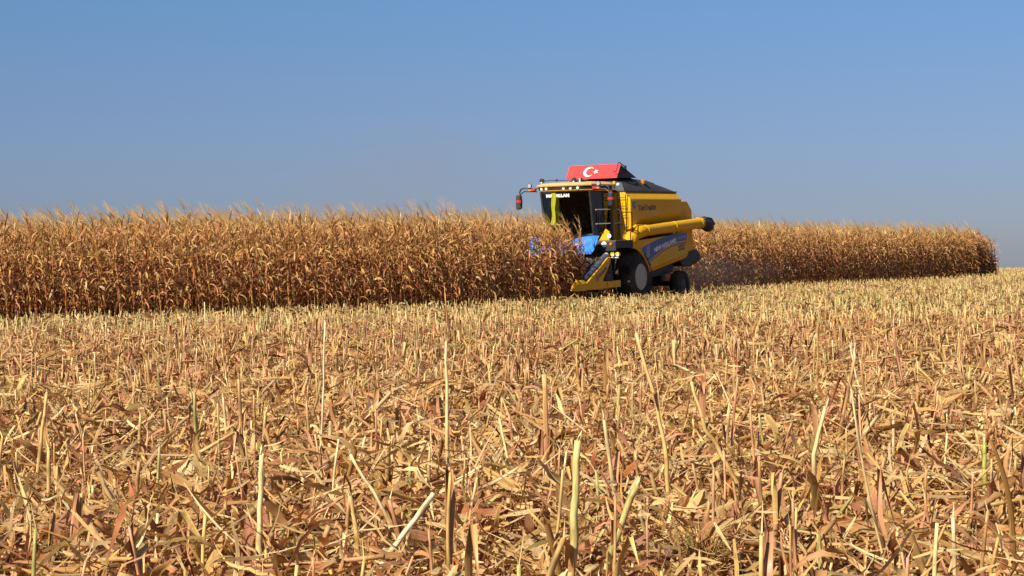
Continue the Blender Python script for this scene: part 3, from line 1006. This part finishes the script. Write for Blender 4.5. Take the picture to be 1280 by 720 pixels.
def wheel(x, yc, r, w, rim_r, lugs, dish, rim_mat="rim"):
    s = 1 if yc > 0 else -1
    h = w / 2
    mb = MB()
    prof = [(yc - h * .86, rim_r * .98), (yc - h * .98, rim_r * 1.15), (yc - h, r * .80), (yc - h * .88, r * .93), (yc - h * .6, r * .962), (yc, r * .972),
            (yc + h * .6, r * .962), (yc + h * .88, r * .93), (yc + h, r * .80), (yc + h * .98, rim_r * 1.15), (yc + h * .86, rim_r * .98)]
    mb.lathe_y(prof, x, r, 56)
    ty = mb.build("wheel", "tyre", HV, smooth=True)
    mb = MB()
    for k in range(lugs):
        for sd in (1, -1):
            a0 = 2 * math.pi * (k + (.5 if sd > 0 else 0)) / lugs
            rings = []
            for yy, da, rt, wd in ((.02, 0, 1.0, .034), (.5, -.10, .998, .034), (.93, -.19, .965, .036), (1.01, -.21, .86, .03)):
                y = yc + sd * h * yy
                a = a0 + da
                q = []
                for rr, aa in ((r * .90 if yy < 1 else r * .80, a - wd), (r * rt, a - wd * .75), (r * rt, a + wd * .75), (r * .90 if yy < 1 else r * .80, a + wd)):
                    q.append((x + rr * math.cos(aa), y, r + rr * math.sin(aa)))
                rings.append(q)
            mb.loft(rings)
    mb.build("tyre_tread", "tyre", ty)
    mb = MB()
    o_ = yc + s * h * .88
    prof = [(o_, rim_r * 1.03), (o_ + s * .012, rim_r * 1.0), (o_ - s * .03, rim_r * .93), (o_ - s * dish * .6, rim_r * .86), (o_ - s * dish, rim_r * .62), (o_ - s * dish * .75, rim_r * .42), (o_ - s * dish * .7, rim_r * .30)]
    mb.lathe_y(prof, x, r, 40)
    rm = mb.build("rim", rim_mat, ty, smooth=True)
    mb = MB()
    mb.lathe_y([(o_ - s * dish * .72, rim_r * .27), (o_ - s * dish * .2, rim_r * .25), (o_ - s * dish * .15, rim_r * .18)], x, r, 20)
    for k in range(8):
        a = k * math.pi / 4
        px_, pz_ = x + rim_r * .36 * math.cos(a), r + rim_r * .36 * math.sin(a)
        mb.tube([(px_, o_ - s * dish * .75, pz_), (px_, o_ - s * dish * .5, pz_)], .018, 6)
    mb.build("hub", "steel", ty)
    return ty
for s in (1, -1):
    w_ = wheel(.02, s * 1.27, .90, .60, .43, 19, .22)
    w_.name = "front_wheel"
    w_ = wheel(-3.85, s * 1.12, .50, .38, .235, 16, .14, "steel")
    w_.name = "rear_wheel"

# --- cab
mb = MB()
mb.prism_y([(1.0, 2.12), (2.05, 2.12), (2.12, 2.34), (1.0, 2.34)], -.9, .9)
mb.box(.92, 1.0, -.9, .9, 2.12, 3.74)
mb.build("cab_base", "black", HV, bevel=.02)
mb = MB()
for s in (1, -1):
    mb.tube([(2.09, s * .88, 2.34), (2.34, s * .9, 3.76)], .045, 8)
    mb.tube([(1.45, s * .92, 2.30), (1.50, s * .92, 3.76)], .04, 8)
    mb.tube([(.98, s * .92, 2.30), (.98, s * .92, 3.76)], .05, 8)
    mb.tube([(.98, s * .92, 2.33), (2.09, s * .89, 2.33)], .04, 8)
mb.tube([(2.09, -.88, 2.34), (2.09, .88, 2.34)], .045, 8)
mb.build("cab_frame", "black", HV, smooth=True)
mb = MB()
def pane(q):
    mb.bm.faces.new([mb.bm.verts.new(v) for v in q])
n_ = 9
rows = []
for zf, xb in ((2.34, 2.10), (3.76, 2.35)):
    rows.append([(xb + .07 * (1 - (2 * k / (n_ - 1) - 1) ** 2), -.87 + 1.74 * k / (n_ - 1), zf) for k in range(n_)])
for k in range(n_ - 1):
    pane((rows[0][k], rows[0][k + 1], rows[1][k + 1], rows[1][k]))
ws = mb.build("windscreen", "glass", HV, smooth=True)
for s in (1, -1):
    mb = MB()
    pane(((2.08, s * .905, 2.36), (1.47, s * .93, 2.36), (1.51, s * .93, 3.74), (2.33, s * .915, 3.74)))
    dr = mb.build("cab_door", "glass", HV)
    mb = MB()
    mb.tube([(1.56, s * .95, 2.75), (1.56, s * .98, 2.85), (1.56, s * .95, 2.98)], .014, 6)
    mb.build("door_handle", "rail", dr)
    mb = MB()
    pane(((1.43, s * .93, 2.36), (1.0, s * .93, 2.36), (1.0, s * .93, 3.74), (1.47, s * .93, 3.74)))
    mb.build("side_window", "glass", HV)
lettering("MAŞALLAH", .125, "white", ws, (2.425, -.66, 3.60), (0, 1, 0), (.17, 0, 1), bold=.012, width=.86)
# interior
mb = MB(); mb.box(1.25, 1.7, -.25, .25, 2.36, 2.72); mb.prism_y([(1.22, 2.7), (1.36, 2.7), (1.28, 3.35), (1.18, 3.35)], -.25, .25)
mb.build("driver_seat", "seat", HV, bevel=.04)
mb = MB(); mb.tube([(1.95, 0, 2.36), (1.80, 0, 2.9)], .05, 8)
mb.tube([(1.80 + .06 * math.sin(q), .19 * math.cos(q), 2.93 + .18 * math.sin(q)) for q in np.linspace(0, 2 * math.pi, 17)], .016, 6, False)
mb.build("steering_wheel", "black", HV)
# roof
mb = MB()
def roof_ring(z, g, fx):
    return [(fx - .0, -.72 - g, z), (fx + .06, -.3, z), (fx + .07, .3, z), (fx, .72 + g, z), (fx - .14, .96 + g, z), (.93, .98 + g, z), (.93, -.98 - g, z), (fx - .14, -.96 - g, z)]
mb.loft([roof_ring(3.93, .06, 2.55), roof_ring(3.985, .06, 2.57), roof_ring(4.05, -.05, 2.40), roof_ring(4.085, -.25, 2.05)])
rf = mb.build("cab_roof", "yellow_roof", HV, bevel=.015)
mb = MB(); mb.loft([roof_ring(3.765, -.02, 2.42), roof_ring(3.80, .03, 2.50), roof_ring(3.815, .03, 2.50)])
mb.build("roof_rim", "yellow", rf, bevel=.01)
mb = MB(); mb.loft([roof_ring(3.815, .02, 2.485), roof_ring(3.93, .03, 2.52)])
fas = mb.build("light_bar", "black", rf)
for i, (y, q) in enumerate(((-.80, -.10), (-.60, .0), (.06, .06), (.31, .06), (.57, .02))):
    mb = MB(); mb.tube([(2.50 + q * .9, y, 3.873), (2.545 + q * .5, y, 3.873)], [.052, .046], 16)
    mb.build("work_light", "lens", fas, smooth=True)
# lamps standing on the roof front
for y, r_, m_ in ((-.90, .075, "black"), (.30, .075, "black"), (.53, .05, "rail")):
    mb = MB(); mb.tube([(2.25, y, 4.06), (2.25, y, 4.12)], .018, 6)
    mb.tube([(2.17, y, 4.15), (2.24, y, 4.15), (2.31, y, 4.15)], [.05, r_, r_], 16)
    lp = mb.build("roof_lamp", m_, HV, smooth=False)
    mb = MB(); mb.tube([(2.312, y, 4.15), (2.318, y, 4.15)], [r_ * .8, r_ * .7], 16)
    mb.build("lamp_lens", "steel" if r_ > .06 else "bright", lp)
    mb = MB(); mb.ball((2.30, y, 4.08), .04); mb.build("lamp_foot", "bright", lp, smooth=True)
mb = MB(); mb.tube([(2.24, -.86, 4.13), (2.24, -.6, 4.155), (2.24, -.1, 4.14), (2.24, .26, 4.15), (2.24, .8, 4.12)], .016, 6)
for y in (-.37, -.36):
    mb.ball((2.24, y, 4.15), .04)
mb.build("roof_rail", "rail", HV)
for s in (1, -1):
    y0 = s * 1.02
    mb = MB()
    mb.tube([(2.40, y0, 3.89), (2.40, s * 1.24, 3.895), (2.42, s * 1.52, 3.93), (2.43, s * 1.62, 3.88), (2.43, s * 1.67, 3.76)], .024, 8)
    mb.tube([(2.40, y0, 3.80), (2.40, s * 1.24, 3.81), (2.41, s * 1.50, 3.82), (2.43, s * 1.64, 3.72)], .020, 8)
    arm = mb.build("mirror_arm", "rail", HV, smooth=True)
    mb = MB()
    ms = [(2.36, .10), (2.46, .10), (2.50, .06), (2.50, -.06), (2.46, -.10), (2.36, -.10)]
    yc = s * 1.70
    mb.loft([[(2.43 + (x - 2.43) * k, yc + w * k, z) for x, w in ms] for z, k in ((3.22, .55), (3.27, .95), (3.45, 1.0), (3.66, .92), (3.72, .6))])
    mir = mb.build("mirror", "black", HV, smooth=False, bevel=.015)
    mb = MB(); mb.loft([[(2.43 + (x - 2.43) * 1.03, yc + w * 1.03, z) for x, w in ms] for z in (3.46, 3.53)])
    mb.build("mirror_band", "redlens", mir)
    mb = MB(); mb.box(2.37, 2.46, min(s * 1.06, s * 1.19), max(s * 1.06, s * 1.19), 3.825, 3.885)
    mb.build("turn_signal", "redlens", arm)
    mb = MB(); mb.box(2.37, 2.46, min(s * 1.20, s * 1.31), max(s * 1.20, s * 1.31), 3.825, 3.885)
    mb.build("turn_signal", "orange", arm)
    mb = MB(); mb.tube([(2.36, s * 1.27, 3.99), (2.42, s * 1.27, 3.99), (2.46, s * 1.27, 3.99)], [.05, .08, .08], 14)
    al = mb.build("arm_lamp", "black", arm)
    mb = MB(); mb.tube([(2.462, s * 1.27, 3.99), (2.468, s * 1.27, 3.99)], [.068, .06], 14); mb.build("lamp_lens", "emblem", al)
mb = MB(); mb.tube([(2.2, 1.72, 3.80), (2.2, 1.72, 3.95)], .035, 8); mb.build("mirror_bracket", "black", HV)
mb = MB(); mb.tube([(2.2, 1.72, 3.95), (2.2, 1.72, 4.02), (2.2, 1.72, 4.05)], [.05, .05, .02], 10); mb.build("marker_lamp", "yellow", HV)
mb = MB(); mb.ball((2.2, 1.86, 3.93), .06); mb.build("marker_lamp", "lens", HV, smooth=True)

# --- access platform, rails, ladder
mb = MB(); mb.box(.72, 2.0, .96, 1.62, 1.88, 2.14)
mb.prism_y([(2.0, 2.16), (2.08, 2.1), (2.08, 1.80), (2.0, 1.76)], .94, 1.66)
plat = mb.build("platform", "black", HV, bevel=.02)
mb = MB(); mb.tube([(2.082, 1.24, 2.02), (2.10, 1.24, 2.02)], [.095, .085], 18)
mb.build("headlight", "lens", plat)
mb = MB(); mb.tube([(2.082, 1.49, 2.03), (2.11, 1.49, 2.03)], [.05, .045], 12)
mb.build("indicator", "orange", plat)
mb = MB(); mb.prism_x([(.98, 2.15), (1.36, 2.15), (1.36, 2.42), (1.22, 2.52)], 1.86, 1.92)
sh = mb.build("corner_shield", "yellow", HV)
mb = MB(); mb.tube([(1.92, 1.38, 2.29), (1.98, 1.38, 2.29)], [.05, .075], 16); mb.build("side_lamp", "lens", HV)
mb = MB()
for z in (3.15, 2.69):
    mb.tube([(2.30, 1.08, z), (1.38, 1.12, z + .01)], .019, 8)
mb.build("grab_rail", "bright", HV)
mb = MB()
mb.tube([(1.62, 1.40, 2.14), (1.62, 1.40, 3.10), (1.62, 1.46, 3.16), (1.62, 1.58, 3.14), (1.62, 1.63, 3.08), (1.62, 1.66, 2.14)], .018, 8)
mb.tube([(1.62, 1.40, 2.68), (1.62, 1.65, 2.72)], .016, 8)
mb.tube([(1.62, 1.60, 3.05), (.75, 1.60, 3.05), (.70, 1.60, 2.14)], .018, 8)
mb.build("platform_rail", "rail", HV, smooth=True)
mb = MB()
for y in (1.10, 1.38):
    mb.tube([(.72, y, 2.2), (.72, y, 3.62), (.62, y, 3.70)], .016, 6)
for z in np.linspace(2.35, 3.55, 5):
    mb.tube([(.72, 1.10, z), (.72, 1.38, z)], .013, 6)
mb.build("tank_ladder", "rail", HV)
# hydraulics beside the platform
for y in (1.50, 1.68):
    mb = MB(); mb.tube([(1.90, y, 1.68), (2.02, y, 1.70)], [.06, .07], 12)
    hc = mb.build("coupling", "yellow", HV)
    mb = MB(); mb.tube([(2.022, y + .02, 1.66), (2.03, y + .02, 1.66)], .04, 10); mb.build("coupling_highlight", "white", hc)  # white disc painted on as the highlight of the yellow coupling
mb = MB(); mb.tube([(1.95, 1.38, 1.585), (1.95, 1.70, 1.58)], .024, 8); mb.build("hydraulic_rod", "bright", HV)
for pth in ([(2.0, 1.1, 1.8), (2.1, 1.25, 1.5), (2.0, 1.4, 1.3), (2.2, 1.3, 1.0)], [(1.9, 1.6, 1.65), (2.05, 1.62, 1.4), (1.9, 1.5, 1.15), (2.1, 1.2, .95)], [(1.85, 1.0, 1.8), (2.15, .9, 1.6), (2.2, 1.1, 1.3)]):
    mb = MB(); mb.tube(pth, .022, 8); mb.build("hydraulic_hose", "rail", HV, smooth=True)

# --- maize header
mb = MB()
mb.prism_y([(2.22, .55), (2.22, 1.52), (2.42, 1.62), (2.72, 1.30), (2.95, .80), (2.8, .5)], -1.62, 1.38)
hd = mb.build("maize_header", "black", HV, bevel=.02)
mb = MB()
mb.prism_y([(1.34, .62), (1.34, .84), (2.62, .83), (2.62, .60)], 1.36, 1.44)
mb.box(1.9, 2.3, 1.445, 1.46, .64, .80)
mb.build("side_beam", "yellow", hd, bevel=.01)
mb = MB()
mb.prism_y([(2.62, .85), (2.10, 1.42), (1.85, 1.40), (1.75, .86)], 1.30, 1.38)
mb.build("end_plate", "black", hd)
mb = MB()
sn = [(3.80, .60), (2.68, .58), (2.60, .91), (2.06, 1.45), (2.06, 1.61), (2.26, 1.585), (3.78, .80)]
mb.prism_y(sn, 1.40, 1.46)
dv = mb.build("end_divider", "yellow", hd, bevel=.01)
mb = MB()
mb.loft([[(3.80, 1.22, .58), (3.80, 1.47, .58), (3.79, 1.47, .80), (3.80, 1.40, .92), (3.80, 1.22, .90)],
         [(4.30, 1.26, .58), (4.30, 1.42, .58), (4.28, 1.42, .80), (4.28, 1.38, .93), (4.28, 1.27, .90)],
         [(4.62, 1.32, .60), (4.62, 1.37, .60), (4.62, 1.37, .66), (4.62, 1.36, .68), (4.62, 1.33, .67)]])
mb.build("divider_nose", "yellow", hd, bevel=.012)
mb = MB()
for y in (.70, 0, -.70, -1.40):
    mb.loft([[(2.6, y - .22, .70), (2.6, y + .22, .70), (2.6, y + .16, 1.25), (2.6, y - .16, 1.25)],
             [(3.7, y - .18, .60), (3.7, y + .18, .60), (3.7, y + .12, .85), (3.7, y - .12, .85)],
             [(4.55, y - .03, .58), (4.55, y + .03, .58), (4.55, y + .02, .66), (4.55, y - .02, .66)]])
mb.build("row_divider", "yellow", hd)
mb = MB(); mb.tube([(2.04, 1.30, 1.645), (2.6, 1.30, 1.39), (2.62, 1.30, 1.385)], [.125, .125, .125], 20)
rl = mb.build("divider_roller", "grey", hd, smooth=True)
mb = MB(); mb.tube([(2.63, 1.31, 1.38), (2.98, 1.31, 1.22)], .132, 20); mb.tube([(2.99, 1.31, 1.215), (3.6, 1.31, .94)], [.12, .085], 20)
mb.build("roller_sleeve", "grey", rl, smooth=True)
mb = MB(); mb.ball((2.10, 1.33, 1.70), .075, 1, 1, .7); mb.build("roller_cap", "emblem", rl, smooth=True)
# ring mark and word running up the divider
dvd = Vector((-1.52, 0, .785)).normalized()
mb = MB()
cxm, czm = 3.03, .945
for q in range(18):
    a0, a1 = q * math.pi / 9, (q + 1) * math.pi / 9
    mb.bm.faces.new([mb.bm.verts.new((cxm + rr * math.cos(a), 1.463, czm + rr * 1.0 * math.sin(a))) for rr, a in ((.105, a0), (.105, a1), (.075, a1), (.075, a0))])
mb.bm.faces.new([mb.bm.verts.new((cxm + .05 * math.cos(a), 1.463, czm + .05 * math.sin(a))) for a in (0, 1.57, 3.14, 4.71)])
mb.build("ring_mark", "ink", dv)
lettering("önaca", .19, "ink", dv, (2.90, 1.462, .955), dvd, (0, 0, 1), bold=.006, width=.62)

# --- blue tarpaulin stretched over the header in front of the cab, and the cloth on the windscreen
mb = MB()
NX, NZ = 34, 9
grid = []
for side_ in (0, .006):
    g = []
    for j in range(NZ):
        v_ = j / (NZ - 1)
        row = []
        for i in range(NX):
            u_ = i / (NX - 1)
            y = -1.35 + (2.62 - .2 * (1 - v_)) * u_
            z = 1.72 + (.56 + .05 * math.sin(u_ * 9)) * v_ - .05 * math.sin(u_ * math.pi) * v_
            x = 2.62 - .18 * v_ + .03 * math.sin(u_ * 34 + v_ * 5) * (.4 + .6 * (1 - v_)) + .02 * math.sin(u_ * 71 - v_ * 9) + .018 * math.sin(v_ * 14 + u_ * 20)
            row.append(mb.bm.verts.new((x - side_, y, z)))
        g.append(row)
    grid.append(g)
for g in grid:
    for j in range(NZ - 1):
        for i in range(NX - 1):
            mb.bm.faces.new((g[j][i], g[j][i + 1], g[j + 1][i + 1], g[j + 1][i]))
a_, b_ = grid
edge = [(j, 0) for j in range(NZ)] + [(NZ - 1, i) for i in range(1, NX)] + [(j, NX - 1) for j in range(NZ - 2, -1, -1)] + [(0, i) for i in range(NX - 2, -1, -1)]
for (j0, i0), (j1, i1) in zip(edge, edge[1:]):
    mb.bm.faces.new((a_[j0][i0], a_[j1][i1], b_[j1][i1], b_[j0][i0]))
tp_ = mb.build("tarpaulin", "tarp_blue", None, smooth=True)
tp_.matrix_world = HV.matrix_world
tag(tp_, "bright blue tarpaulin stretched over the header in front of the cab", "tarpaulin")
mb = MB()
rings = []
for k in range(12):
    v_ = k / 11
    z = 3.73 - 1.05 * v_
    xo = 2.44 - .25 * (3.76 - z) / 1.42 + .03
    yc = -.37 - .13 * v_ + .012 * math.sin(v_ * 11)
    w = .072 + .012 * math.sin(v_ * 8)
    cs = [(-1, 0), (-.55, .02), (-.1, -.004), (.4, .022), (1, .004)]
    rings.append([(xo + d, yc + q * w, z) for q, d in cs] + [(xo + d - .008, yc + q * w, z) for q, d in cs[::-1]])
mb.loft(rings)
cl = mb.build("hanging_cloth", "lime", None, smooth=True)
cl.matrix_world = HV.matrix_world
tag(cl, "yellow green strip of cloth hanging down the front of the cab windscreen", "cloth")

# ------------------------------------------------------------------ single stalks, husks and leaves that stand out of the near stubble
def bent_path(pts, n=4, dy=0.0):
    pts = np.array([(a, dy * c, c) for a, c in pts], float)
    out = []
    for i in range(len(pts) - 1):
        for k in range(n):
            out.append(pts[i] + (pts[i + 1] - pts[i]) * k / n)
    out.append(pts[-1])
    return np.array(out)
def lone_stalk(x, y, pts, r, c, label, rags=2, taper=.8, cat="maize stalk", node_at=(3, 7), dy=0.0, sheath=None):
    p_ = bent_path([(0, 0)] + pts if pts[0][1] > .11 and pts[0] != (0, 0) else pts, 4, dy)
    k = len(p_)
    p_ = p_ + rng.normal(0, .0025, p_.shape)
    rad = r * np.linspace(1.1, taper, k) * U(.96, 1.05, k)
    tt = np.tile(c, (k, 1)) * np.linspace(.9, 1.1, k)[:, None] * U(.92, 1.06, (k, 1))
    for nd in node_at:
        if nd < k - 1:
            rad[nd] *= 1.18; tt[nd] = tt[nd] * np.array([.62, .55, .45])
    root = mesh_obj("broken_stalk", stick(p_, rad, tt, 8), "straw", None, True)
    root.location = (x, y, float(ground_z(x, y)))
    tag(root, label, cat)
    top = p_[-1]; d0 = p_[-1] - p_[-2]; d0 /= np.linalg.norm(d0)
    fr_ = []
    for i in range(3):
        d = (d0 + U(-.35, .35, 3)) * U(.02, .05)
        sd = np.cross(d, U(-1, 1, 3)); sd /= np.linalg.norm(sd) + 1e-9
        fr_.append(ribbon([top - d0 * .004, top + d * .5, top + d], np.tile(sd, (3, 1)), [r * 1.1, r * .7, .001], PALE * U(.85, 1.05)))
    mesh_obj("torn_fibres", join(fr_), "straw", root)
    sh_ = []
    for i in range(rags):
        j = int(U(1, max(2, k - 2))); b = p_[j]
        az = U(0, 6.28); o_ = np.array([math.cos(az), math.sin(az), 0]); sd = np.array([-o_[1], o_[0], 0])
        L = U(.12, .3); fl = U(.1, .7)
        q1 = b + o_ * r * .9; q2 = q1 + np.array([0, 0, L * .5]) + o_ * L * .1 * fl
        q3 = q2 + np.array([0, 0, L * U(-.1, .4)]) + o_ * L * .4 * fl; q4 = q3 + np.array([0, 0, -L * U(.1, .5)]) + o_ * L * .3 * fl
        w = U(.02, .042)
        sh_.append(ribbon([q1, q2, q3, q4], np.stack([sd, sd, sd * .9 + o_ * .3, sd * .7 + o_ * .5]), [w * .8, w, w * .8, w * .1], litter_leaf_colour(), .4, 3))
    if sheath is not None:
        j0, j1 = sheath
        seg = p_[j0:j1]
        n_s = len(seg)
        rr = r * np.linspace(1.5, 1.25, n_s)
        sh_.append(stick(seg, rr, pick([RUST * 1.25, SALMON, TAN], [1, 1, 1]), 8, False))
        for sg in (1, -1):
            e0 = seg[-1]
            sh_.append(ribbon([seg[0] + [sg * r, -r, 0], seg[n_s // 2] + [sg * r * 1.6, -r * 1.5, 0], e0 + [sg * r * 2.2, -r, .02], e0 + [sg * r * 3.5, -r, -.03]], np.tile([.9, sg * .4, 0], (4, 1)), [.01, .028, .03, .004], SALMON * U(.8, 1.0), .5, 3))
    for q_ in sh_:
        mesh_obj("sheath", q_, "leaf", root)
    return root
WHITE_ = np.array([.72, .60, .36])
lone_stalk(-.37, 10.45, [(0, .12), (.004, .577), (.004, 1.021)], .0105, PALE * 1.05, "tallest straight pale stalk standing alone in the middle of the near stubble", 1, .7)
lone_stalk(-1.19, 11.7, [(0, .12), (.024, .632), (.044, 1.109)], .008, WHITE_, "very thin whitish stalk left of the tallest pale stalk, leaning slightly right", 0, .6)
lone_stalk(.18, 11.5, [(0, .12), (.01, .431), (.005, .776)], .017, TAN * 1.05, "thick cut stalk wrapped in a brown sheath right of the tallest pale stalk", 1, .85, sheath=(2, 9))
lone_stalk(.85, 10.63, [(0, .12), (-.013, .408), (-.075, .718), (-.164, 1.05)], .0125, STRAW * 1.05, "long stalk curving to the left at its top, below the harvester's rear wheel", 1, .7)
lone_stalk(.22, 7.82, [(0, .12), (.02, .43), (.039, .739)], .016, np.array([.54, .45, .16]), "greenish straight cut stalk at the bottom edge right of centre", 2, .9)
lone_stalk(-1.07, 7.95, [(0, .12), (.007, .368), (.02, .666)], .0165, PALE, "whitish stalk with a pale thickened foot at the bottom edge left of centre", 1, .55)
lone_stalk(-.64, 8.31, [(0, .06), (.121, .241), (.288, .456)], .0135, WHITE_, "bare whitish stalk leaning steeply to the right at the bottom edge", 0, .8)
lone_stalk(-.51, 8.75, [(0, .12), (-.106, .357), (-.241, .59)], .010, PALE, "thin pale stalk leaning left and crossing the steep whitish one", 0, .7)
lone_stalk(2.57, 10.51, [(0, .12), (.004, .26), (.009, .426)], .0125, np.array([.36, .40, .08]), "short green stalk near the right edge of the stubble", 1, .9)
lone_stalk(1.53, 9.88, [(0, .12), (.012, .449), (.074, .696)], .0135, PALE * .95, "pale stalk with a kinked upper end in the right of the near stubble", 3, .7)
lone_stalk(1.28, 10.47, [(0, .10), (-.127, .351), (-.236, .526), (-.314, .787)], .0125, STRAW, "long straw yellow stalk leaning far to the left beside the kinked pale stalk", 1, .7)
lone_stalk(.33, 7.95, [(0, .08), (.093, .345), (.172, .544)], .014, np.array([.48, .41, .14]), "olive stalk leaning right at the bottom edge beside the greenish straight one", 1, .9)
lone_stalk(-1.35, 14.82, [(0, .13), (.235, .161), (.494, .192)], .0115, STRAW * 1.1, "pale stalk lying almost level on the litter left of the tallest stalk", 0, .9, node_at=(5,))
lone_stalk(4.47, 19.32, [(0, .14), (.362, .174), (.765, .158)], .0135, PALE * .9, "straw stalk lying level on the litter at the right edge", 0, .9, node_at=(5,))
lone_stalk(-2.93, 11.73, [(0, .12), (.034, .413), (.078, .707)], .012, STRAW, "straight straw stalk leaning slightly right at the left edge of the near stubble", 2, .8)
lone_stalk(3.14, 17.33, [(0, .12), (-.05, .40), (-.094, .661)], .010, WHITE_, "white tipped thin stalk standing apart in the right middle distance", 0, .7)
lone_stalk(-.68, 8.32, [(0, .12), (-.017, .311), (-.038, .449)], .011, STRAW, "short straw stalk rising behind the foot of the steep whitish one", 2, .8)

# brown leaf arching up at the right edge
s_ = np.linspace(0, 1, 12)
pp = np.stack([.02 * np.sin(s_ * 4) - .10 * s_ ** 3, .02 * np.sin(s_ * 5), .02 + .80 * s_ - .06 * s_ ** 4], 1)
pp[-1] += [-.03, 0, -.06]
o = mesh_obj("dry_leaf", ribbon(pp, np.tile([.9, .3, 0], (12, 1)), .034 * np.array([.5, .8, 1, 1, .95, .9, .8, .75, .7, .6, .45, .1]), np.array([.34, .17, .045]), .6, 3), "leaf", None, True)
o.location = (2.0, 7.74, 0)
tag(o, "narrow brown leaf standing upright with a hooked tip at the right edge", "leaf")

def husk(x, y, z, aim, L, r, c, label, open_=.25, stem=None):
    """papery ear husk: overlapping bracts round a spindle"""
    aim = np.array(aim, float); aim /= np.linalg.norm(aim)
    a = np.cross(aim, [0.3, 1, .2]); a /= np.linalg.norm(a); b = np.cross(aim, a)
    t_ = np.array([0, .12, .3, .5, .7, .86, 1.0])
    core = stick(np.array([aim * L * q for q in t_]), r * np.array([.35, .85, 1.0, .92, .68, .4, .1]), c, 8)
    root = mesh_obj("ear_husk", core, "leaf", None, True)
    root.location = (x, y, z)
    tag(root, label, "husk")
    br = []
    for i in range(6):
        q = i * 1.05 + U(-.3, .3); e = a * math.cos(q) + b * math.sin(q); sd = np.cross(aim, e)
        lf = U(0, open_)
        pth = np.array([aim * L * u + e * r * (f + lf * u * u * 3) for u, f in zip(t_, (.4, .92, 1.08, 1.0, .78, .55, .4))])
        br.append(ribbon(pth, np.tile(sd, (7, 1)), r * np.array([.6, 1.3, 1.6, 1.5, 1.2, .8, .1]), c * U(.85, 1.12), -.35, 3))
    mesh_obj("bract", join(br), "leaf", root, True)
    if stem:
        st = [np.array(q) for q in stem]
        mesh_obj("ear_stem", stick(np.array(st), .011, STRAW * 1.05, 6), "straw", root, True)
    return root
husk(-2.0, 11.55, .285, (.42, -.1, -.5), .27, .052, CREAM * 1.0, "pale papery ear husk hanging from a slanting stem at the left", .1, stem=[(-.40, 0, -.16), (-.02, 0, .0), (.12, .03, .06), (.30, .08, .16)])
husk(.84, 9.46, .07, (.25, .1, .55), .26, .045, STRAW * 1.05, "upright tattered ear husk in the litter at the bottom right of centre", .45)
husk(3.05, 12.0, .22, (1, .1, -.12), .30, .040, CREAM * 1.05, "smooth pale ear husk lying at the right edge of the litter", .08)
husk(1.45, 9.2, .10, (.9, .2, .12), .28, .045, TAN * 1.1, "open tan husk lying flat among the stalks at the lower right", .5)

# dried weed tuft
tf = []
for i in range(260):
    az = U(0, 6.28); o_ = np.array([math.cos(az), math.sin(az), 0]); L = U(.08, .26)
    b = o_ * U(0, .07) + np.array([0, 0, U(0, .1)])
    p1 = b + o_ * L * .2 + np.array([0, 0, L * .6]); p2 = p1 + o_ * L * U(.1, .5) + np.array([0, 0, L * U(-.1, .3)]); p3 = p2 + rng.normal(0, .02, 3)
    tf.append(stick([b, p1, p2, p3], [.002, .0018, .0015, .001], pick([STRAW, TAN, RUST, GREENISH], [3, 2, 1, 1]), 3, False))
o = mesh_obj("weed_tuft", join(tf), "straw")
o.location = (.80, 8.35, .05)
tag(o, "small dried tuft of fine curly weed in front of the upright tattered husk", "weed")

# ------------------------------------------------------------------ dust stirred up by the machine
def dust(x, y, z, sx, sy, sz, dens, colr, label, ns):
    mb = MB(); mb.ball((0, 0, 0), 1.0, n=20)
    m, t, p = new_mat("dust_volume")
    t.nodes.remove(p)
    vol = node(t, "ShaderNodeVolumePrincipled")
    vol.inputs["Color"].default_value = (*colr, 1)
    vol.inputs["Anisotropy"].default_value = .2
    tcn = node(t, "ShaderNodeTexCoord")
    ln_ = node(t, "ShaderNodeVectorMath", operation='LENGTH'); t.links.new(tcn.outputs["Object"], ln_.inputs[0])
    fall = ramp_node(t, ln_.outputs["Value"], [(.1, 1.0), (.95, 0.0)])
    nz = ramp_node(t, noise(t, tcn.outputs["Object"], ns, 4, .6), [(.35, .15), (.7, 1.0)])
    f = mixcol(t, 1.0, fall, nz, 'MULTIPLY')
    mm = node(t, "ShaderNodeMath", operation='MULTIPLY'); mm.inputs[1].default_value = dens
    t.links.new(f, mm.inputs[0]); t.links.new(mm.outputs[0], vol.inputs["Density"])
    t.links.new(vol.outputs[0], t.nodes["Material Output"].inputs["Volume"])
    o = mb.build("dust_cloud", m)
    o.location = (x, y, z); o.scale = (sx, sy, sz)
    tag(o, label, "dust", kind="stuff")
_x, _y = to_world(-9.5, -1.0)
dust(float(_x), float(_y), .9, 4.5, 4.0, 1.2, .07, (.58, .52, .48), "thin bluish dust low behind the harvester", 2.2)
_x, _y = to_world(3.0, -5.5)
dust(float(_x), float(_y), 4.6, 5.5, 4.5, 2.6, .06, (.80, .64, .54), "faint brown dust hanging over the maize beside the cab", 1.6)
